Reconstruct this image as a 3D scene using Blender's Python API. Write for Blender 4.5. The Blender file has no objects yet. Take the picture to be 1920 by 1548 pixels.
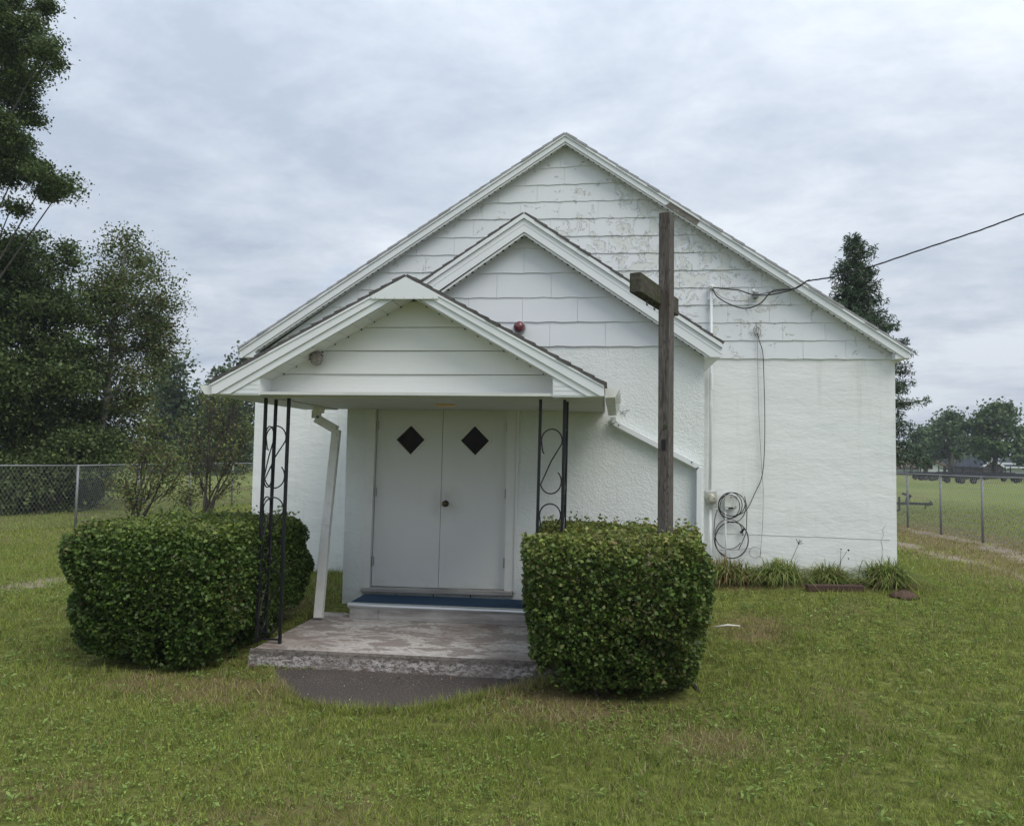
import bpy, bmesh, math, random
import numpy as np
from mathutils import Vector, Matrix
random.seed(7); rng = np.random.default_rng(7)
S = bpy.context.scene
COL = S.collection
PI = math.pi

# ------------------------------------------------------------------ camera
F, PITCH, YAW, ROLL, HC = 1500.0, 0.0559, 0.125, 0.016, 1.75   # px (1920 wide), radians, metres
fwd = Vector((-math.sin(YAW)*math.cos(PITCH), math.cos(YAW)*math.cos(PITCH), math.sin(PITCH)))
right = Vector((math.cos(YAW), math.sin(YAW), 0)); up = right.cross(fwd)
cr = right*math.cos(ROLL) + up*math.sin(ROLL)
cu = -right*math.sin(ROLL) + up*math.cos(ROLL)
cam_d = bpy.data.cameras.new('camera'); cam = bpy.data.objects.new('camera', cam_d); COL.objects.link(cam)
m = Matrix((cr, cu, -fwd)).transposed().to_4x4(); m.translation = Vector((0, 0, HC)); cam.matrix_world = m
cam_d.sensor_fit = 'HORIZONTAL'; cam_d.sensor_width = 36; cam_d.lens = 36*F/1920
cam_d.clip_start = .05; cam_d.clip_end = 4000
S.camera = cam
S.render.resolution_x = 1024; S.render.resolution_y = 825

# ------------------------------------------------------------------ sky, sun, exposure
SUN_EL, SUN_DIR = math.radians(52), Vector((.60, -.52, 0)).normalized()
W = bpy.data.worlds.new('World'); S.world = W; W.use_nodes = True
nt = W.node_tree; N = nt.nodes; L = nt.links; N.clear()
def nd(N, t, **k):
    n = N.new(t)
    for a, b in k.items(): setattr(n, a, b)
    return n
out = nd(N, 'ShaderNodeOutputWorld')
sky = nd(N, 'ShaderNodeTexSky', sky_type='NISHITA', sun_disc=False)
sky.sun_elevation = SUN_EL; sky.sun_rotation = math.atan2(SUN_DIR.x, SUN_DIR.y)
bg1 = nd(N, 'ShaderNodeBackground'); bg1.inputs[1].default_value = .11
L.new(sky.outputs[0], bg1.inputs[0])
tc = nd(N, 'ShaderNodeTexCoord'); sep = nd(N, 'ShaderNodeSeparateXYZ'); L.new(tc.outputs['Generated'], sep.inputs[0])
mx = nd(N, 'ShaderNodeMath', operation='MAXIMUM'); L.new(sep.outputs[2], mx.inputs[0]); mx.inputs[1].default_value = 0
ad = nd(N, 'ShaderNodeMath', operation='ADD'); L.new(mx.outputs[0], ad.inputs[0]); ad.inputs[1].default_value = .16
dx = nd(N, 'ShaderNodeMath', operation='DIVIDE'); L.new(sep.outputs[0], dx.inputs[0]); L.new(ad.outputs[0], dx.inputs[1])
dy = nd(N, 'ShaderNodeMath', operation='DIVIDE'); L.new(sep.outputs[1], dy.inputs[0]); L.new(ad.outputs[0], dy.inputs[1])
cb = nd(N, 'ShaderNodeCombineXYZ'); L.new(dx.outputs[0], cb.inputs[0]); L.new(dy.outputs[0], cb.inputs[1])
def wnoise(scale, detail, rough, dist, loc, sx=1, rz=0):
    mp = nd(N, 'ShaderNodeMapping'); mp.inputs['Location'].default_value = loc; mp.inputs['Scale'].default_value = (sx, 1, 1)
    mp.inputs['Rotation'].default_value = (0, 0, rz)
    L.new(cb.outputs[0], mp.inputs[0])
    n = nd(N, 'ShaderNodeTexNoise'); n.inputs['Scale'].default_value = scale; n.inputs['Detail'].default_value = detail
    n.inputs['Roughness'].default_value = rough; n.inputs['Distortion'].default_value = dist
    L.new(mp.outputs[0], n.inputs[0]); return n.outputs[0]
n1 = wnoise(.6, 5, .5, .2, (3.1, 1.7, 0), .85, .5)
n2 = wnoise(2.6, 10, .66, .15, (8.1, 4.2, 0), .8, .5)
mixn = nd(N, 'ShaderNodeMix', data_type='FLOAT'); mixn.inputs[0].default_value = .45
L.new(n1, mixn.inputs[2]); L.new(n2, mixn.inputs[3])
cr1 = nd(N, 'ShaderNodeValToRGB'); L.new(mixn.outputs[0], cr1.inputs[0])
e = cr1.color_ramp.elements
e[0].position = .38; e[0].color = (.31, .36, .435, 1)
e[1].position = .60; e[1].color = (.53, .57, .62, 1)
k = cr1.color_ramp.elements.new(.5); k.color = (.42, .465, .53, 1)
# cloud deck a little brighter overhead than at the horizon, as under any overcast
zr = nd(N, 'ShaderNodeMapRange'); L.new(mx.outputs[0], zr.inputs[0]); zr.inputs[1].default_value = 0; zr.inputs[2].default_value = 1
zr.inputs[3].default_value = .9; zr.inputs[4].default_value = 1.8
bg2 = nd(N, 'ShaderNodeBackground'); L.new(cr1.outputs[0], bg2.inputs[0]); L.new(zr.outputs[0], bg2.inputs[1])
n3 = wnoise(.9, 4, .5, .4, (-2.3, 5.2, 0), .8, .3)
thin = nd(N, 'ShaderNodeMapRange'); L.new(n3, thin.inputs[0]); thin.inputs[1].default_value = .30; thin.inputs[2].default_value = .42
thin.inputs[3].default_value = .45; thin.inputs[4].default_value = 1
ms = nd(N, 'ShaderNodeMixShader'); L.new(thin.outputs[0], ms.inputs[0]); L.new(bg1.outputs[0], ms.inputs[1]); L.new(bg2.outputs[0], ms.inputs[2])
L.new(ms.outputs[0], out.inputs[0])
sd = bpy.data.lights.new('sun', 'SUN'); sd.energy = 1.5; sd.angle = math.radians(35); sd.color = (1, .95, .86)
sun = bpy.data.objects.new('sun', sd); COL.objects.link(sun)
sv = Vector((SUN_DIR.x*math.cos(SUN_EL), SUN_DIR.y*math.cos(SUN_EL), math.sin(SUN_EL)))
sun.rotation_euler = sv.to_track_quat('Z', 'Y').to_euler(); sun.location = (20, -20, 30)
S.view_settings.view_transform = 'Standard'; S.view_settings.look = 'None'
S.view_settings.exposure = 0.47; S.view_settings.gamma = 1; S.view_settings.use_curve_mapping = False

# ------------------------------------------------------------------ measuring helpers (photo pixel -> point of the place)
def ray(px, py): return cr*((px-960)/F) + cu*((774-py)/F) + fwd
def P(px, py, Y):
    d = ray(px, py); return Vector((0, 0, HC)) + d*(Y/d.y)
def sstep(a, b, x):
    t = np.clip((x-a)/(b-a), 0, 1); return t*t*(3-2*t)
def gz(x, y):
    return sstep(5.8, 9.6, y)*(.28 + .005*np.clip(x, -9, 9) + .11*sstep(-.2, 2.2, x)*(1-sstep(11, 15, y)))
def G(px, py, dz=0.):
    d = ray(px, py); t = (0-HC)/d.z
    for _ in range(30):
        p = Vector((0, 0, HC)) + d*t
        t = (float(gz(p.x, p.y))+dz-HC)/d.z
    return Vector((0, 0, HC)) + d*t
# value noise for scattering
_tab = rng.random((256, 256))
def vn(x, y):
    x = np.asarray(x, float); y = np.asarray(y, float)
    xi = np.floor(x).astype(int); yi = np.floor(y).astype(int); fx = x-xi; fy = y-yi
    fx = fx*fx*(3-2*fx); fy = fy*fy*(3-2*fy)
    a = _tab[xi % 256, yi % 256]; b = _tab[(xi+1) % 256, yi % 256]; c = _tab[xi % 256, (yi+1) % 256]; d = _tab[(xi+1) % 256, (yi+1) % 256]
    return (a*(1-fx)+b*fx)*(1-fy) + (c*(1-fx)+d*fx)*fy
def fbm(x, y): return .5*vn(x, y)+.3*vn(x*2.1+7, y*2.1+3)+.2*vn(x*4.3+1, y*4.3+9)

# ------------------------------------------------------------------ object helpers
BASE = {}
def thing(name, label, cat, base=(0, 0, 0), group=None):
    o = bpy.data.objects.new(name, None); COL.objects.link(o); o.location = base; o.empty_display_size = .1
    o['label'] = label; o['category'] = cat
    if group: o['group'] = group
    BASE[o] = Vector(base); return o
def link(name, me, mat, parent=None, base=None, label=None, cat=None, group=None, kind=None):
    o = bpy.data.objects.new(name, me); COL.objects.link(o)
    if mat is not None and not me.materials: me.materials.append(mat)
    if parent is not None:
        o.parent = parent; BASE[o] = BASE[parent]
        me.transform(Matrix.Translation(-BASE[parent]))
    elif base is not None:
        me.transform(Matrix.Translation(-Vector(base))); o.location = base; BASE[o] = Vector(base)
    else: BASE[o] = Vector((0, 0, 0))
    for kk, vv in (('label', label), ('category', cat), ('group', group), ('kind', kind)):
        if vv: o[kk] = vv
    return o
class MB:
    def __init__(s): s.v = []; s.f = []
    def poly(s, pts):
        i = len(s.v); s.v += [tuple(p) for p in pts]; s.f.append(list(range(i, i+len(pts)))); return s
    def prism(s, pts, vec):
        vec = Vector(vec); n = len(pts); i = len(s.v)
        a = [Vector(p) for p in pts]
        s.v += [tuple(p) for p in a] + [tuple(p+vec) for p in a]
        s.f.append([i+k for k in range(n)]); s.f.append([i+n+k for k in reversed(range(n))])
        for k in range(n): s.f.append([i+k, i+n+k, i+n+(k+1) % n, i+(k+1) % n])
        return s
    def box(s, a, b):
        x0, y0, z0 = a; x1, y1, z1 = b
        return s.prism([(x0, y0, z0), (x1, y0, z0), (x1, y0, z1), (x0, y0, z1)], (0, y1-y0, 0))
    def bar(s, a, b, w, h=None, upv=(0, 0, 1)):
        a = Vector(a); b = Vector(b); h = h or w; d = (b-a).normalized(); u = Vector(upv)
        if abs(d.dot(u)) > .95: u = Vector((0, 1, 0))
        r = d.cross(u).normalized(); u = r.cross(d)
        return s.prism([a+r*w/2+u*h/2, a-r*w/2+u*h/2, a-r*w/2-u*h/2, a+r*w/2-u*h/2], b-a)
    def tube(s, pts, r, n=6, close=False):
        pts = [Vector(p) for p in pts]; m_ = len(pts); i0 = len(s.v)
        rr = r if hasattr(r, '__len__') else [r]*m_
        prev = None
        for k, p in enumerate(pts):
            d = (pts[min(k+1, m_-1)]-pts[max(k-1, 0)])
            d = d.normalized() if d.length > 1e-9 else Vector((0, 0, 1))
            if prev is None:
                a = Vector((0, 0, 1)) if abs(d.z) < .9 else Vector((0, 1, 0)); u = d.cross(a).normalized()
            else: u = (prev-d*prev.dot(d)); u = u.normalized() if u.length > 1e-6 else d.orthogonal().normalized()
            prev = u; w = d.cross(u)
            for j in range(n):
                t = 2*PI*j/n; q = p+(u*math.cos(t)+w*math.sin(t))*rr[k]; s.v.append(tuple(q))
        for k in range(m_-1):
            for j in range(n):
                a = i0+k*n+j; b = i0+k*n+(j+1) % n; s.f.append([a, b, b+n, a+n])
        s.f.append([i0+j for j in reversed(range(n))]); s.f.append([i0+(m_-1)*n+j for j in range(n)])
        return s
    def lathe(s, c, axis, prof, n=16):
        c = Vector(c); ax = Vector(axis).normalized(); u = ax.orthogonal().normalized(); w = ax.cross(u); i0 = len(s.v)
        for (r, h) in prof:
            for j in range(n):
                t = 2*PI*j/n; s.v.append(tuple(c+ax*h+(u*math.cos(t)+w*math.sin(t))*r))
        for k in range(len(prof)-1):
            for j in range(n):
                a = i0+k*n+j; b = i0+k*n+(j+1) % n; s.f.append([a, b, b+n, a+n])
        s.f.append([i0+j for j in range(n)]); s.f.append([i0+(len(prof)-1)*n+j for j in reversed(range(n))])
        return s
    def mesh(s, name, smooth=False, bevel=0):
        me = bpy.data.meshes.new(name); me.from_pydata(s.v, [], s.f)
        bm = bmesh.new(); bm.from_mesh(me); bmesh.ops.recalc_face_normals(bm, faces=bm.faces)
        if bevel:
            ed = [e_ for e_ in bm.edges if len(e_.link_faces) == 2 and e_.calc_face_angle(0) > .5]
            bmesh.ops.bevel(bm, geom=ed, offset=bevel, segments=1, affect='EDGES')
        if smooth:
            for f_ in bm.faces: f_.smooth = True
        bm.to_mesh(me); bm.free(); return me
    def build(s, name, mat, parent=None, smooth=False, bevel=0, **k):
        return link(name, s.mesh(name, smooth, bevel), mat, parent, **k)
def fast_mesh(name, V, FV, nper, colr=None, smooth=False):
    """V (n,3) verts, FV (m,nper) faces"""
    me = bpy.data.meshes.new(name)
    me.vertices.add(len(V)); me.vertices.foreach_set('co', np.ascontiguousarray(V, dtype=np.float32).ravel())
    me.loops.add(FV.size); me.loops.foreach_set('vertex_index', FV.astype(np.int32).ravel())
    me.polygons.add(len(FV)); me.polygons.foreach_set('loop_start', np.arange(0, FV.size, nper, dtype=np.int32))
    me.polygons.foreach_set('loop_total', np.full(len(FV), nper, dtype=np.int32))
    if smooth: me.polygons.foreach_set('use_smooth', np.ones(len(FV), bool))
    me.update(calc_edges=True)
    if colr is not None:
        at = me.attributes.new('Col', 'FLOAT_COLOR', 'POINT'); c4 = np.ones((len(V), 4), np.float32); c4[:, :3] = colr
        at.data.foreach_set('color', c4.ravel())
    return me

# ------------------------------------------------------------------ materials
def mat(name, col, rough=.6, spec=.3, bump=None, var=None, metal=0, extra=None):
    m_ = bpy.data.materials.new(name); m_.use_nodes = True; t = m_.node_tree; n = t.nodes; l = t.links
    b = n['Principled BSDF']; b.inputs['Base Color'].default_value = (*col, 1); b.inputs['Roughness'].default_value = rough
    b.inputs['Specular IOR Level'].default_value = spec; b.inputs['Metallic'].default_value = metal
    g = n.new('ShaderNodeNewGeometry')
    def noise(scale, detail=4, rough_=.55, sc=(1, 1, 1), dist=0):
        mp = n.new('ShaderNodeMapping'); mp.inputs['Scale'].default_value = sc; l.new(g.outputs['Position'], mp.inputs[0])
        q = n.new('ShaderNodeTexNoise'); q.inputs['Scale'].default_value = scale; q.inputs['Detail'].default_value = detail
        q.inputs['Roughness'].default_value = rough_; q.inputs['Distortion'].default_value = dist
        l.new(mp.outputs[0], q.inputs[0]); return q.outputs[0]
    def ramp(src, stops):
        r = n.new('ShaderNodeValToRGB'); l.new(src, r.inputs[0]); el = r.color_ramp.elements
        while len(el) < len(stops): el.new(.5)
        for e_, (p_, c_) in zip(el, stops):
            e_.position = p_; e_.color = (*c_, 1) if hasattr(c_, '__len__') else (c_, c_, c_, 1)
        return r.outputs[0]
    def mix(f, a, c):
        q = n.new('ShaderNodeMix'); q.data_type = 'RGBA'
        for sock, v in ((q.inputs[0], f), (q.inputs[6], a), (q.inputs[7], c)):
            if isinstance(v, (int, float)): sock.default_value = v
            elif isinstance(v, tuple): sock.default_value = (*v, 1)
            else: l.new(v, sock)
        return q.outputs[2]
    colsock = None
    if var:
        for (scale, stops, c2, sc) in var:
            f = ramp(noise(scale, 5, .6, sc), stops)
            colsock = mix(f, colsock if colsock is not None else tuple(col), tuple(c2))
    heights = []
    if bump:
        for (scale, strength, dist_, sc) in bump:
            bp = n.new('ShaderNodeBump'); bp.inputs['Strength'].default_value = strength; bp.inputs['Distance'].default_value = dist_
            l.new(noise(scale, 4, .6, sc), bp.inputs['Height'])
            if heights: l.new(heights[-1], bp.inputs['Normal'])
            heights.append(bp.outputs[0])
    if extra:
        c_, h_ = extra(n, l, noise, ramp, mix, g, colsock if colsock is not None else tuple(col))
        if c_ is not None: colsock = c_
        if h_ is not None:
            bp = n.new('ShaderNodeBump'); bp.inputs['Strength'].default_value = h_[1]; bp.inputs['Distance'].default_value = h_[2]
            l.new(h_[0], bp.inputs['Height'])
            if heights: l.new(heights[-1], bp.inputs['Normal'])
            heights.append(bp.outputs[0])
    if colsock is not None and not isinstance(colsock, tuple): l.new(colsock, b.inputs['Base Color'])
    if heights: l.new(heights[-1], b.inputs['Normal'])
    return m_
def leafmat(name, trans=.35, rough=.5, spec=.25):
    m_ = bpy.data.materials.new(name); m_.use_nodes = True; t = m_.node_tree; n = t.nodes; l = t.links
    b = n['Principled BSDF']; at = n.new('ShaderNodeAttribute'); at.attribute_name = 'Col'
    l.new(at.outputs['Color'], b.inputs['Base Color']); b.inputs['Roughness'].default_value = rough; b.inputs['Specular IOR Level'].default_value = spec
    tr = n.new('ShaderNodeBsdfTranslucent'); l.new(at.outputs['Color'], tr.inputs[0])
    mxs = n.new('ShaderNodeMixShader'); mxs.inputs[0].default_value = trans
    l.new(b.outputs[0], mxs.inputs[1]); l.new(tr.outputs[0], mxs.inputs[2]); l.new(mxs.outputs[0], n['Material Output'].inputs[0])
    return m_
one = (1, 1, 1)
M = {}
WH = (.78, .795, .785)
def stucco_extra(n, l, noise, ramp, mix, g, c):
    # hairline cracks and dirt splashed low on the wall
    sp = n.new('ShaderNodeSeparateXYZ'); l.new(g.outputs['Position'], sp.inputs[0])
    mr = n.new('ShaderNodeMapRange'); l.new(sp.outputs[2], mr.inputs[0]); mr.inputs[1].default_value = .75; mr.inputs[2].default_value = .15
    nn = noise(14, 5, .7); mm = n.new('ShaderNodeMath'); mm.operation = 'MULTIPLY'; l.new(mr.outputs[0], mm.inputs[0]); l.new(nn, mm.inputs[1])
    f = ramp(mm.outputs[0], [(.3, 0), (.65, .55)])
    c = mix(f, c, (.36, .34, .29))
    c = mix(ramp(noise(7, 6, .65, (1.6, 1, .12)), [(.56, 0), (.78, .35)]), c, (.50, .51, .46))    # rain streaks
    return mix(ramp(noise(30, 3, .6, (1, 1, .8)), [(.73, 0), (.78, .6)]), c, (.33, .31, .27)), None
M['stucco'] = mat('stucco', WH, .75, .25, bump=[(1.6, .45, .035, (1, 1, 2.2)), (5, .3, .010, (.6, 1, 2.4)), (70, .35, .005, one), (18, .35, .009, (.7, 1, 2))],
    var=[(1.1, [(.35, 0), (.75, .45)], (.66, .71, .70), (1, 1, 2)), (9, [(.62, 0), (.8, .35)], (.60, .61, .57), one)], extra=stucco_extra)
M['rough_stucco'] = mat('rough_stucco', (.74, .77, .76), .8, .2, bump=[(1.4, .35, .03, one), (55, .8, .010, one), (20, .4, .012, one)],
    var=[(1.5, [(.4, 0), (.8, .4)], (.64, .67, .63), (1, 1, 2)), (8, [(.66, 0), (.8, .45)], (.5, .49, .44), one)], extra=stucco_extra)
def peel(n, l, noise, ramp, mix, g, c):
    # paint flaking off, worst around X 1.3..2.4 m, Z 3.2..4.6 m on the main gable
    sp = n.new('ShaderNodeSeparateXYZ'); l.new(g.outputs['Position'], sp.inputs[0])
    vm = n.new('ShaderNodeVectorMath'); vm.operation = 'DISTANCE'
    mp = n.new('ShaderNodeMapping'); mp.inputs['Scale'].default_value = (.62, 0, 1); l.new(g.outputs['Position'], mp.inputs[0])
    l.new(mp.outputs[0], vm.inputs[0]); cpt = P(1270, 480, 9.9); vm.inputs[1].default_value = (cpt.x*.62, 0, cpt.z)
    mr = n.new('ShaderNodeMapRange'); l.new(vm.outputs['Value'], mr.inputs[0]); mr.inputs[1].default_value = .1; mr.inputs[2].default_value = 1.5
    mr.inputs[3].default_value = 1; mr.inputs[4].default_value = 0
    a = noise(5.5, 5, .6, (1, 1, 1), 1.0)
    s1 = n.new('ShaderNodeMath'); s1.operation = 'MULTIPLY_ADD'; l.new(mr.outputs[0], s1.inputs[0]); s1.inputs[1].default_value = .17; l.new(a, s1.inputs[2])
    d_ = noise(30, 4, .65, one, 1.5)
    s2 = n.new('ShaderNodeMath'); s2.operation = 'MULTIPLY_ADD'; l.new(d_, s2.inputs[0]); s2.inputs[1].default_value = .22; l.new(s1.outputs[0], s2.inputs[2])
    hole = ramp(s2.outputs[0], [(.755, 0), (.775, 1)])          # bare patch
    edge = ramp(s2.outputs[0], [(.742, 0), (.756, 1), (.764, 1), (.778, 0)])   # curled lip
    c1 = mix(hole, c, (.66, .68, .655)); 
    fl = ramp(d_, [(.47, .0), (.58, .8)])
    q = n.new('ShaderNodeMath'); q.operation = 'MULTIPLY'; l.new(edge, q.inputs[0]); l.new(fl, q.inputs[1])
    c2 = mix(q.outputs[0], c1, (.30, .29, .27))
    inv = n.new('ShaderNodeMath'); inv.operation = 'SUBTRACT'; inv.inputs[0].default_value = 1; l.new(hole, inv.inputs[1])
    return c2, (inv.outputs[0], .8, .006)
M['shingle_siding'] = mat('shingle_siding', (.72, .745, .765), .55, .3, bump=[(60, .25, .004, (1, 1, .06)), (3, .15, .01, one)],
    var=[(2.2, [(.4, 0), (.8, .4)], (.66, .69, .72), one), (26, [(.66, 0), (.74, .5)], (.55, .56, .53), (1, 1, .5))], extra=peel)
M['plain_shingle'] = mat('plain_shingle', (.70, .725, .75), .55, .3, bump=[(60, .25, .004, (1, 1, .06)), (3, .15, .01, one)], var=[(2.2, [(.4, 0), (.8, .5)], (.65, .69, .73), one), (30, [(.68, 0), (.76, .45)], (.55, .56, .53), (1, 1, .5))])
M['lap_siding'] = mat('lap_siding', (.70, .71, .69), .5, .35, bump=[(45, .5, .004, (.12, 1, 1.6))], var=[(1.5, [(.4, 0), (.8, .35)], (.62, .63, .60), one)])
M['trim'] = mat('trim', (.74, .765, .775), .42, .4, bump=[(30, .12, .003, (.3, .3, 1))],
    var=[(3, [(.4, 0), (.85, .5)], (.62, .65, .66), one), (40, [(.68, 0), (.78, .45)], (.42, .42, .40), (.3, 1, 1))])
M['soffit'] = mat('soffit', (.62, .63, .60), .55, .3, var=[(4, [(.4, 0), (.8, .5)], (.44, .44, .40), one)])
M['gutter'] = mat('gutter', (.72, .72, .69), .4, .4, var=[(7, [(.5, 0), (.75, .6)], (.50, .49, .44), one), (25, [(.64, 0), (.74, .6)], (.30, .29, .25), one)])
M['door'] = mat('door', (.70, .71, .695), .42, .4, bump=[(30, .1, .002, (1, 1, .1))], var=[(1.3, [(.35, 0), (.8, .4)], (.60, .62, .60), one), (8, [(.7, 0), (.8, .3)], (.5, .5, .46), (1, 1, .3))])
def doorx(n, l, noise, ramp, mix, g, c):
    sp = n.new('ShaderNodeSeparateXYZ'); l.new(g.outputs['Position'], sp.inputs[0])
    mr = n.new('ShaderNodeMapRange'); l.new(sp.outputs[2], mr.inputs[0]); mr.inputs[1].default_value = .95; mr.inputs[2].default_value = .3
    mm = n.new('ShaderNodeMath'); mm.operation = 'MULTIPLY'; l.new(mr.outputs[0], mm.inputs[0]); l.new(noise(10, 6, .7, (.5, 1, 1)), mm.inputs[1])
    c = mix(ramp(mm.outputs[0], [(.38, 0), (.62, .4)]), c, (.42, .41, .37))
    k = P(834, 944, YB); vm = n.new('ShaderNodeVectorMath'); vm.operation = 'DISTANCE'; l.new(g.outputs['Position'], vm.inputs[0]); vm.inputs[1].default_value = (k.x, k.y, k.z)
    m2 = n.new('ShaderNodeMapRange'); l.new(vm.outputs['Value'], m2.inputs[0]); m2.inputs[1].default_value = .28; m2.inputs[2].default_value = .04
    m3 = n.new('ShaderNodeMath'); m3.operation = 'MULTIPLY'; l.new(m2.outputs[0], m3.inputs[0]); l.new(noise(9, 4, .6), m3.inputs[1])
    return mix(ramp(m3.outputs[0], [(.1, 0), (.5, .45)]), c, (.45, .44, .40)), None
YB = 8.28
M['door'] = mat('door', (.70, .71, .695), .4, .4, bump=[(4, .12, .01, (1, 1, .5)), (90, .12, .002, one)], var=[(1.3, [(.35, 0), (.8, .4)], (.62, .64, .62), one), (5, [(.6, 0), (.8, .3)], (.56, .56, .52), (2, 1, .15))], extra=doorx)
M['frame_paint'] = mat('frame_paint', (.71, .72, .70), .5, .35, bump=[(30, .3, .003, (1, 1, .1))], var=[(6, [(.55, 0), (.8, .5)], (.55, .55, .52), one)])
M['roof_shingle'] = mat('roof_shingle', (.085, .08, .078), .95, .15, bump=[(180, .6, .004, one)], var=[(5, [(.4, 0), (.7, .7)], (.13, .12, .115), one), (60, [(.5, 0), (.7, .5)], (.20, .19, .18), one)])
M['old_shingle'] = mat('old_shingle', (.36, .36, .37), .95, .15, bump=[(120, .6, .004, one)], var=[(7, [(.4, 0), (.7, .7)], (.20, .20, .20), one)])
M['dark_gap'] = mat('dark_gap', (.03, .03, .028), .9, .1)
M['bare_board'] = mat('bare_board', (.20, .18, .16), .85, .15, bump=[(25, .6, .004, (.3, 1, 1))], var=[(12, [(.4, 0), (.65, .8)], (.09, .08, .07), (.3, 1, 1)), (20, [(.6, 0), (.72, .7)], (.5, .5, .48), one)])
M['glass'] = mat('glass', (.014, .011, .008), .15, .09, var=[(9, [(.4, 0), (.7, .7)], (.03, .022, .014), (1, 1, .5))])
M['iron'] = mat('iron', (.010, .010, .012), .42, .35, bump=[(90, .25, .002, one)], var=[(10, [(.6, 0), (.75, .5)], (.06, .055, .05), one)])
M['steel'] = mat('steel', (.45, .45, .44), .45, .5, metal=.7, var=[(12, [(.5, 0), (.8, .6)], (.28, .27, .25), one)])
M['aluminium'] = mat('aluminium', (.62, .64, .66), .38, .5, metal=.85, bump=[(25, .2, .002, (.1, 1, 1))], var=[(9, [(.5, 0), (.75, .6)], (.42, .43, .44), (.2, 1, 1))])
M['brass'] = mat('brass', (.10, .075, .04), .35, .5, metal=.8)
M['carpet'] = mat('carpet', (.026, .055, .10), .95, .1, bump=[(260, .8, .004, one)], var=[(7, [(.4, 0), (.75, .6)], (.035, .062, .105), one), (160, [(.5, 0), (.7, .5)], (.05, .08, .12), one)])
M['grey_wood'] = mat('grey_wood', (.40, .38, .36), .85, .2, bump=[(22, .5, .005, (.15, 1, 1.5))], var=[(9, [(.42, 0), (.66, .85)], (.17, .15, .14), (.2, 1, 1.6)), (3, [(.45, 0), (.7, .5)], (.5, .49, .47), one)])
def conc(n, l, noise, ramp, mix, g, c):
    a = noise(4.2, 9, .72, (.8, 1.25, 1), .4); f = ramp(a, [(.48, 0), (.53, .9), (.58, .25), (.66, .9)])
    c1 = mix(f, c, (.64, .61, .58))
    b_ = noise(1.1, 3, .5, (1, 1, 1), 0); f2 = ramp(b_, [(.44, 0), (.62, .6)])
    c2 = mix(f2, c1, (.19, .135, .115))
    d_ = noise(26, 5, .7); f3 = ramp(d_, [(.58, 0), (.68, .8)])
    return mix(f3, c2, (.42, .39, .36)), None
M['slab'] = mat('slab', (.27, .235, .215), .6, .35, bump=[(60, .5, .006, one), (6, .4, .01, one)], extra=conc)
def edgec(n, l, noise, ramp, mix, g, c):
    d_ = noise(28, 9, .78, (.7, 1, 1.4)); f3 = ramp(d_, [(.46, 0), (.53, .9)])
    c1 = mix(f3, c, (.44, .41, .39))
    sp = n.new('ShaderNodeSeparateXYZ'); l.new(g.outputs['Position'], sp.inputs[0])
    w = n.new('ShaderNodeMath'); w.operation = 'MULTIPLY_ADD'; l.new(noise(6, 6, .7), w.inputs[0]); w.inputs[1].default_value = .12; l.new(sp.outputs[2], w.inputs[2])
    c1 = mix(ramp(w.outputs[0], [(.165, 0), (.19, .75)]), c1, (.07, .06, .05))
    c1 = mix(ramp(w.outputs[0], [(.075, .8), (.10, 0)]), c1, (.13, .085, .065))
    a = noise(2.4, 5, .65); f = ramp(a, [(.42, 0), (.64, .8)])
    return mix(f, c1, (.17, .145, .125)), None
M['slab_edge'] = mat('slab_edge', (.12, .108, .098), .9, .2, bump=[(60, 1, .014, one)], extra=edgec)
M['asphalt'] = mat('asphalt', (.06, .05, .045), .75, .3, bump=[(150, .8, .006, one)], var=[(2, [(.4, 0), (.7, .6)], (.085, .064, .052), one), (90, [(.54, 0), (.62, .8)], (.19, .18, .17), one), (45, [(.68, 0), (.71, .9)], (.40, .38, .36), one)])
M['bark'] = mat('bark', (.075, .065, .056), .9, .1, bump=[(14, .6, .02, (1, 1, .3))], var=[(5, [(.4, 0), (.7, .7)], (.13, .12, .11), (1, 1, .4))])
M['pale_bark'] = mat('pale_bark', (.22, .21, .19), .8, .1, bump=[(14, .4, .01, (1, 1, 2))], var=[(7, [(.5, 0), (.62, .9)], (.06, .055, .05), (1, 1, 3))])
M['galv'] = mat('galv', (.22, .23, .24), .5, .4, metal=.3, var=[(15, [(.45, 0), (.7, .6)], (.14, .145, .15), one)])
M['black_cable'] = mat('black_cable', (.022, .022, .024), .5, .4)
M['grey_cable'] = mat('grey_cable', (.30, .30, .30), .5, .4)
M['white_cable'] = mat('white_cable', (.6, .61, .6), .5, .4)
M['meter_grey'] = mat('meter_grey', (.46, .48, .47), .5, .4, var=[(12, [(.5, 0), (.7, .6)], (.36, .36, .34), one)])
M['meter_face'] = mat('meter_face', (.42, .42, .34), .3, .5, var=[(20, [(.45, 0), (.6, .8)], (.22, .22, .19), one)])
M['white_box'] = mat('white_box', (.66, .67, .65), .5, .3, var=[(18, [(.52, 0), (.64, .75)], (.30, .29, .27), (1, 1, .5))])
M['red_glass'] = mat('red_glass', (.11, .025, .035), .22, .6, var=[(30, [(.45, 0), (.7, .7)], (.26, .08, .09), one)])
M['nest'] = mat('nest', (.20, .18, .16), .95, .05, bump=[(30, 1, .02, (1, 1, 2.4))], var=[(22, [(.42, 0), (.6, .9)], (.36, .33, .30), (1, 1, 2.8)), (14, [(.6, 0), (.66, .9)], (.06, .05, .045), one)])
M['amber'] = mat('amber', (.72, .46, .2), .3, .5)
M['timber'] = mat('timber', (.075, .045, .038), .85, .15, bump=[(20, .5, .006, (.2, 1, 1))], var=[(8, [(.45, 0), (.7, .7)], (.07, .045, .035), (.2, 1, 1))])
M['stick'] = mat('stick', (.62, .60, .55), .7, .2)
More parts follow.
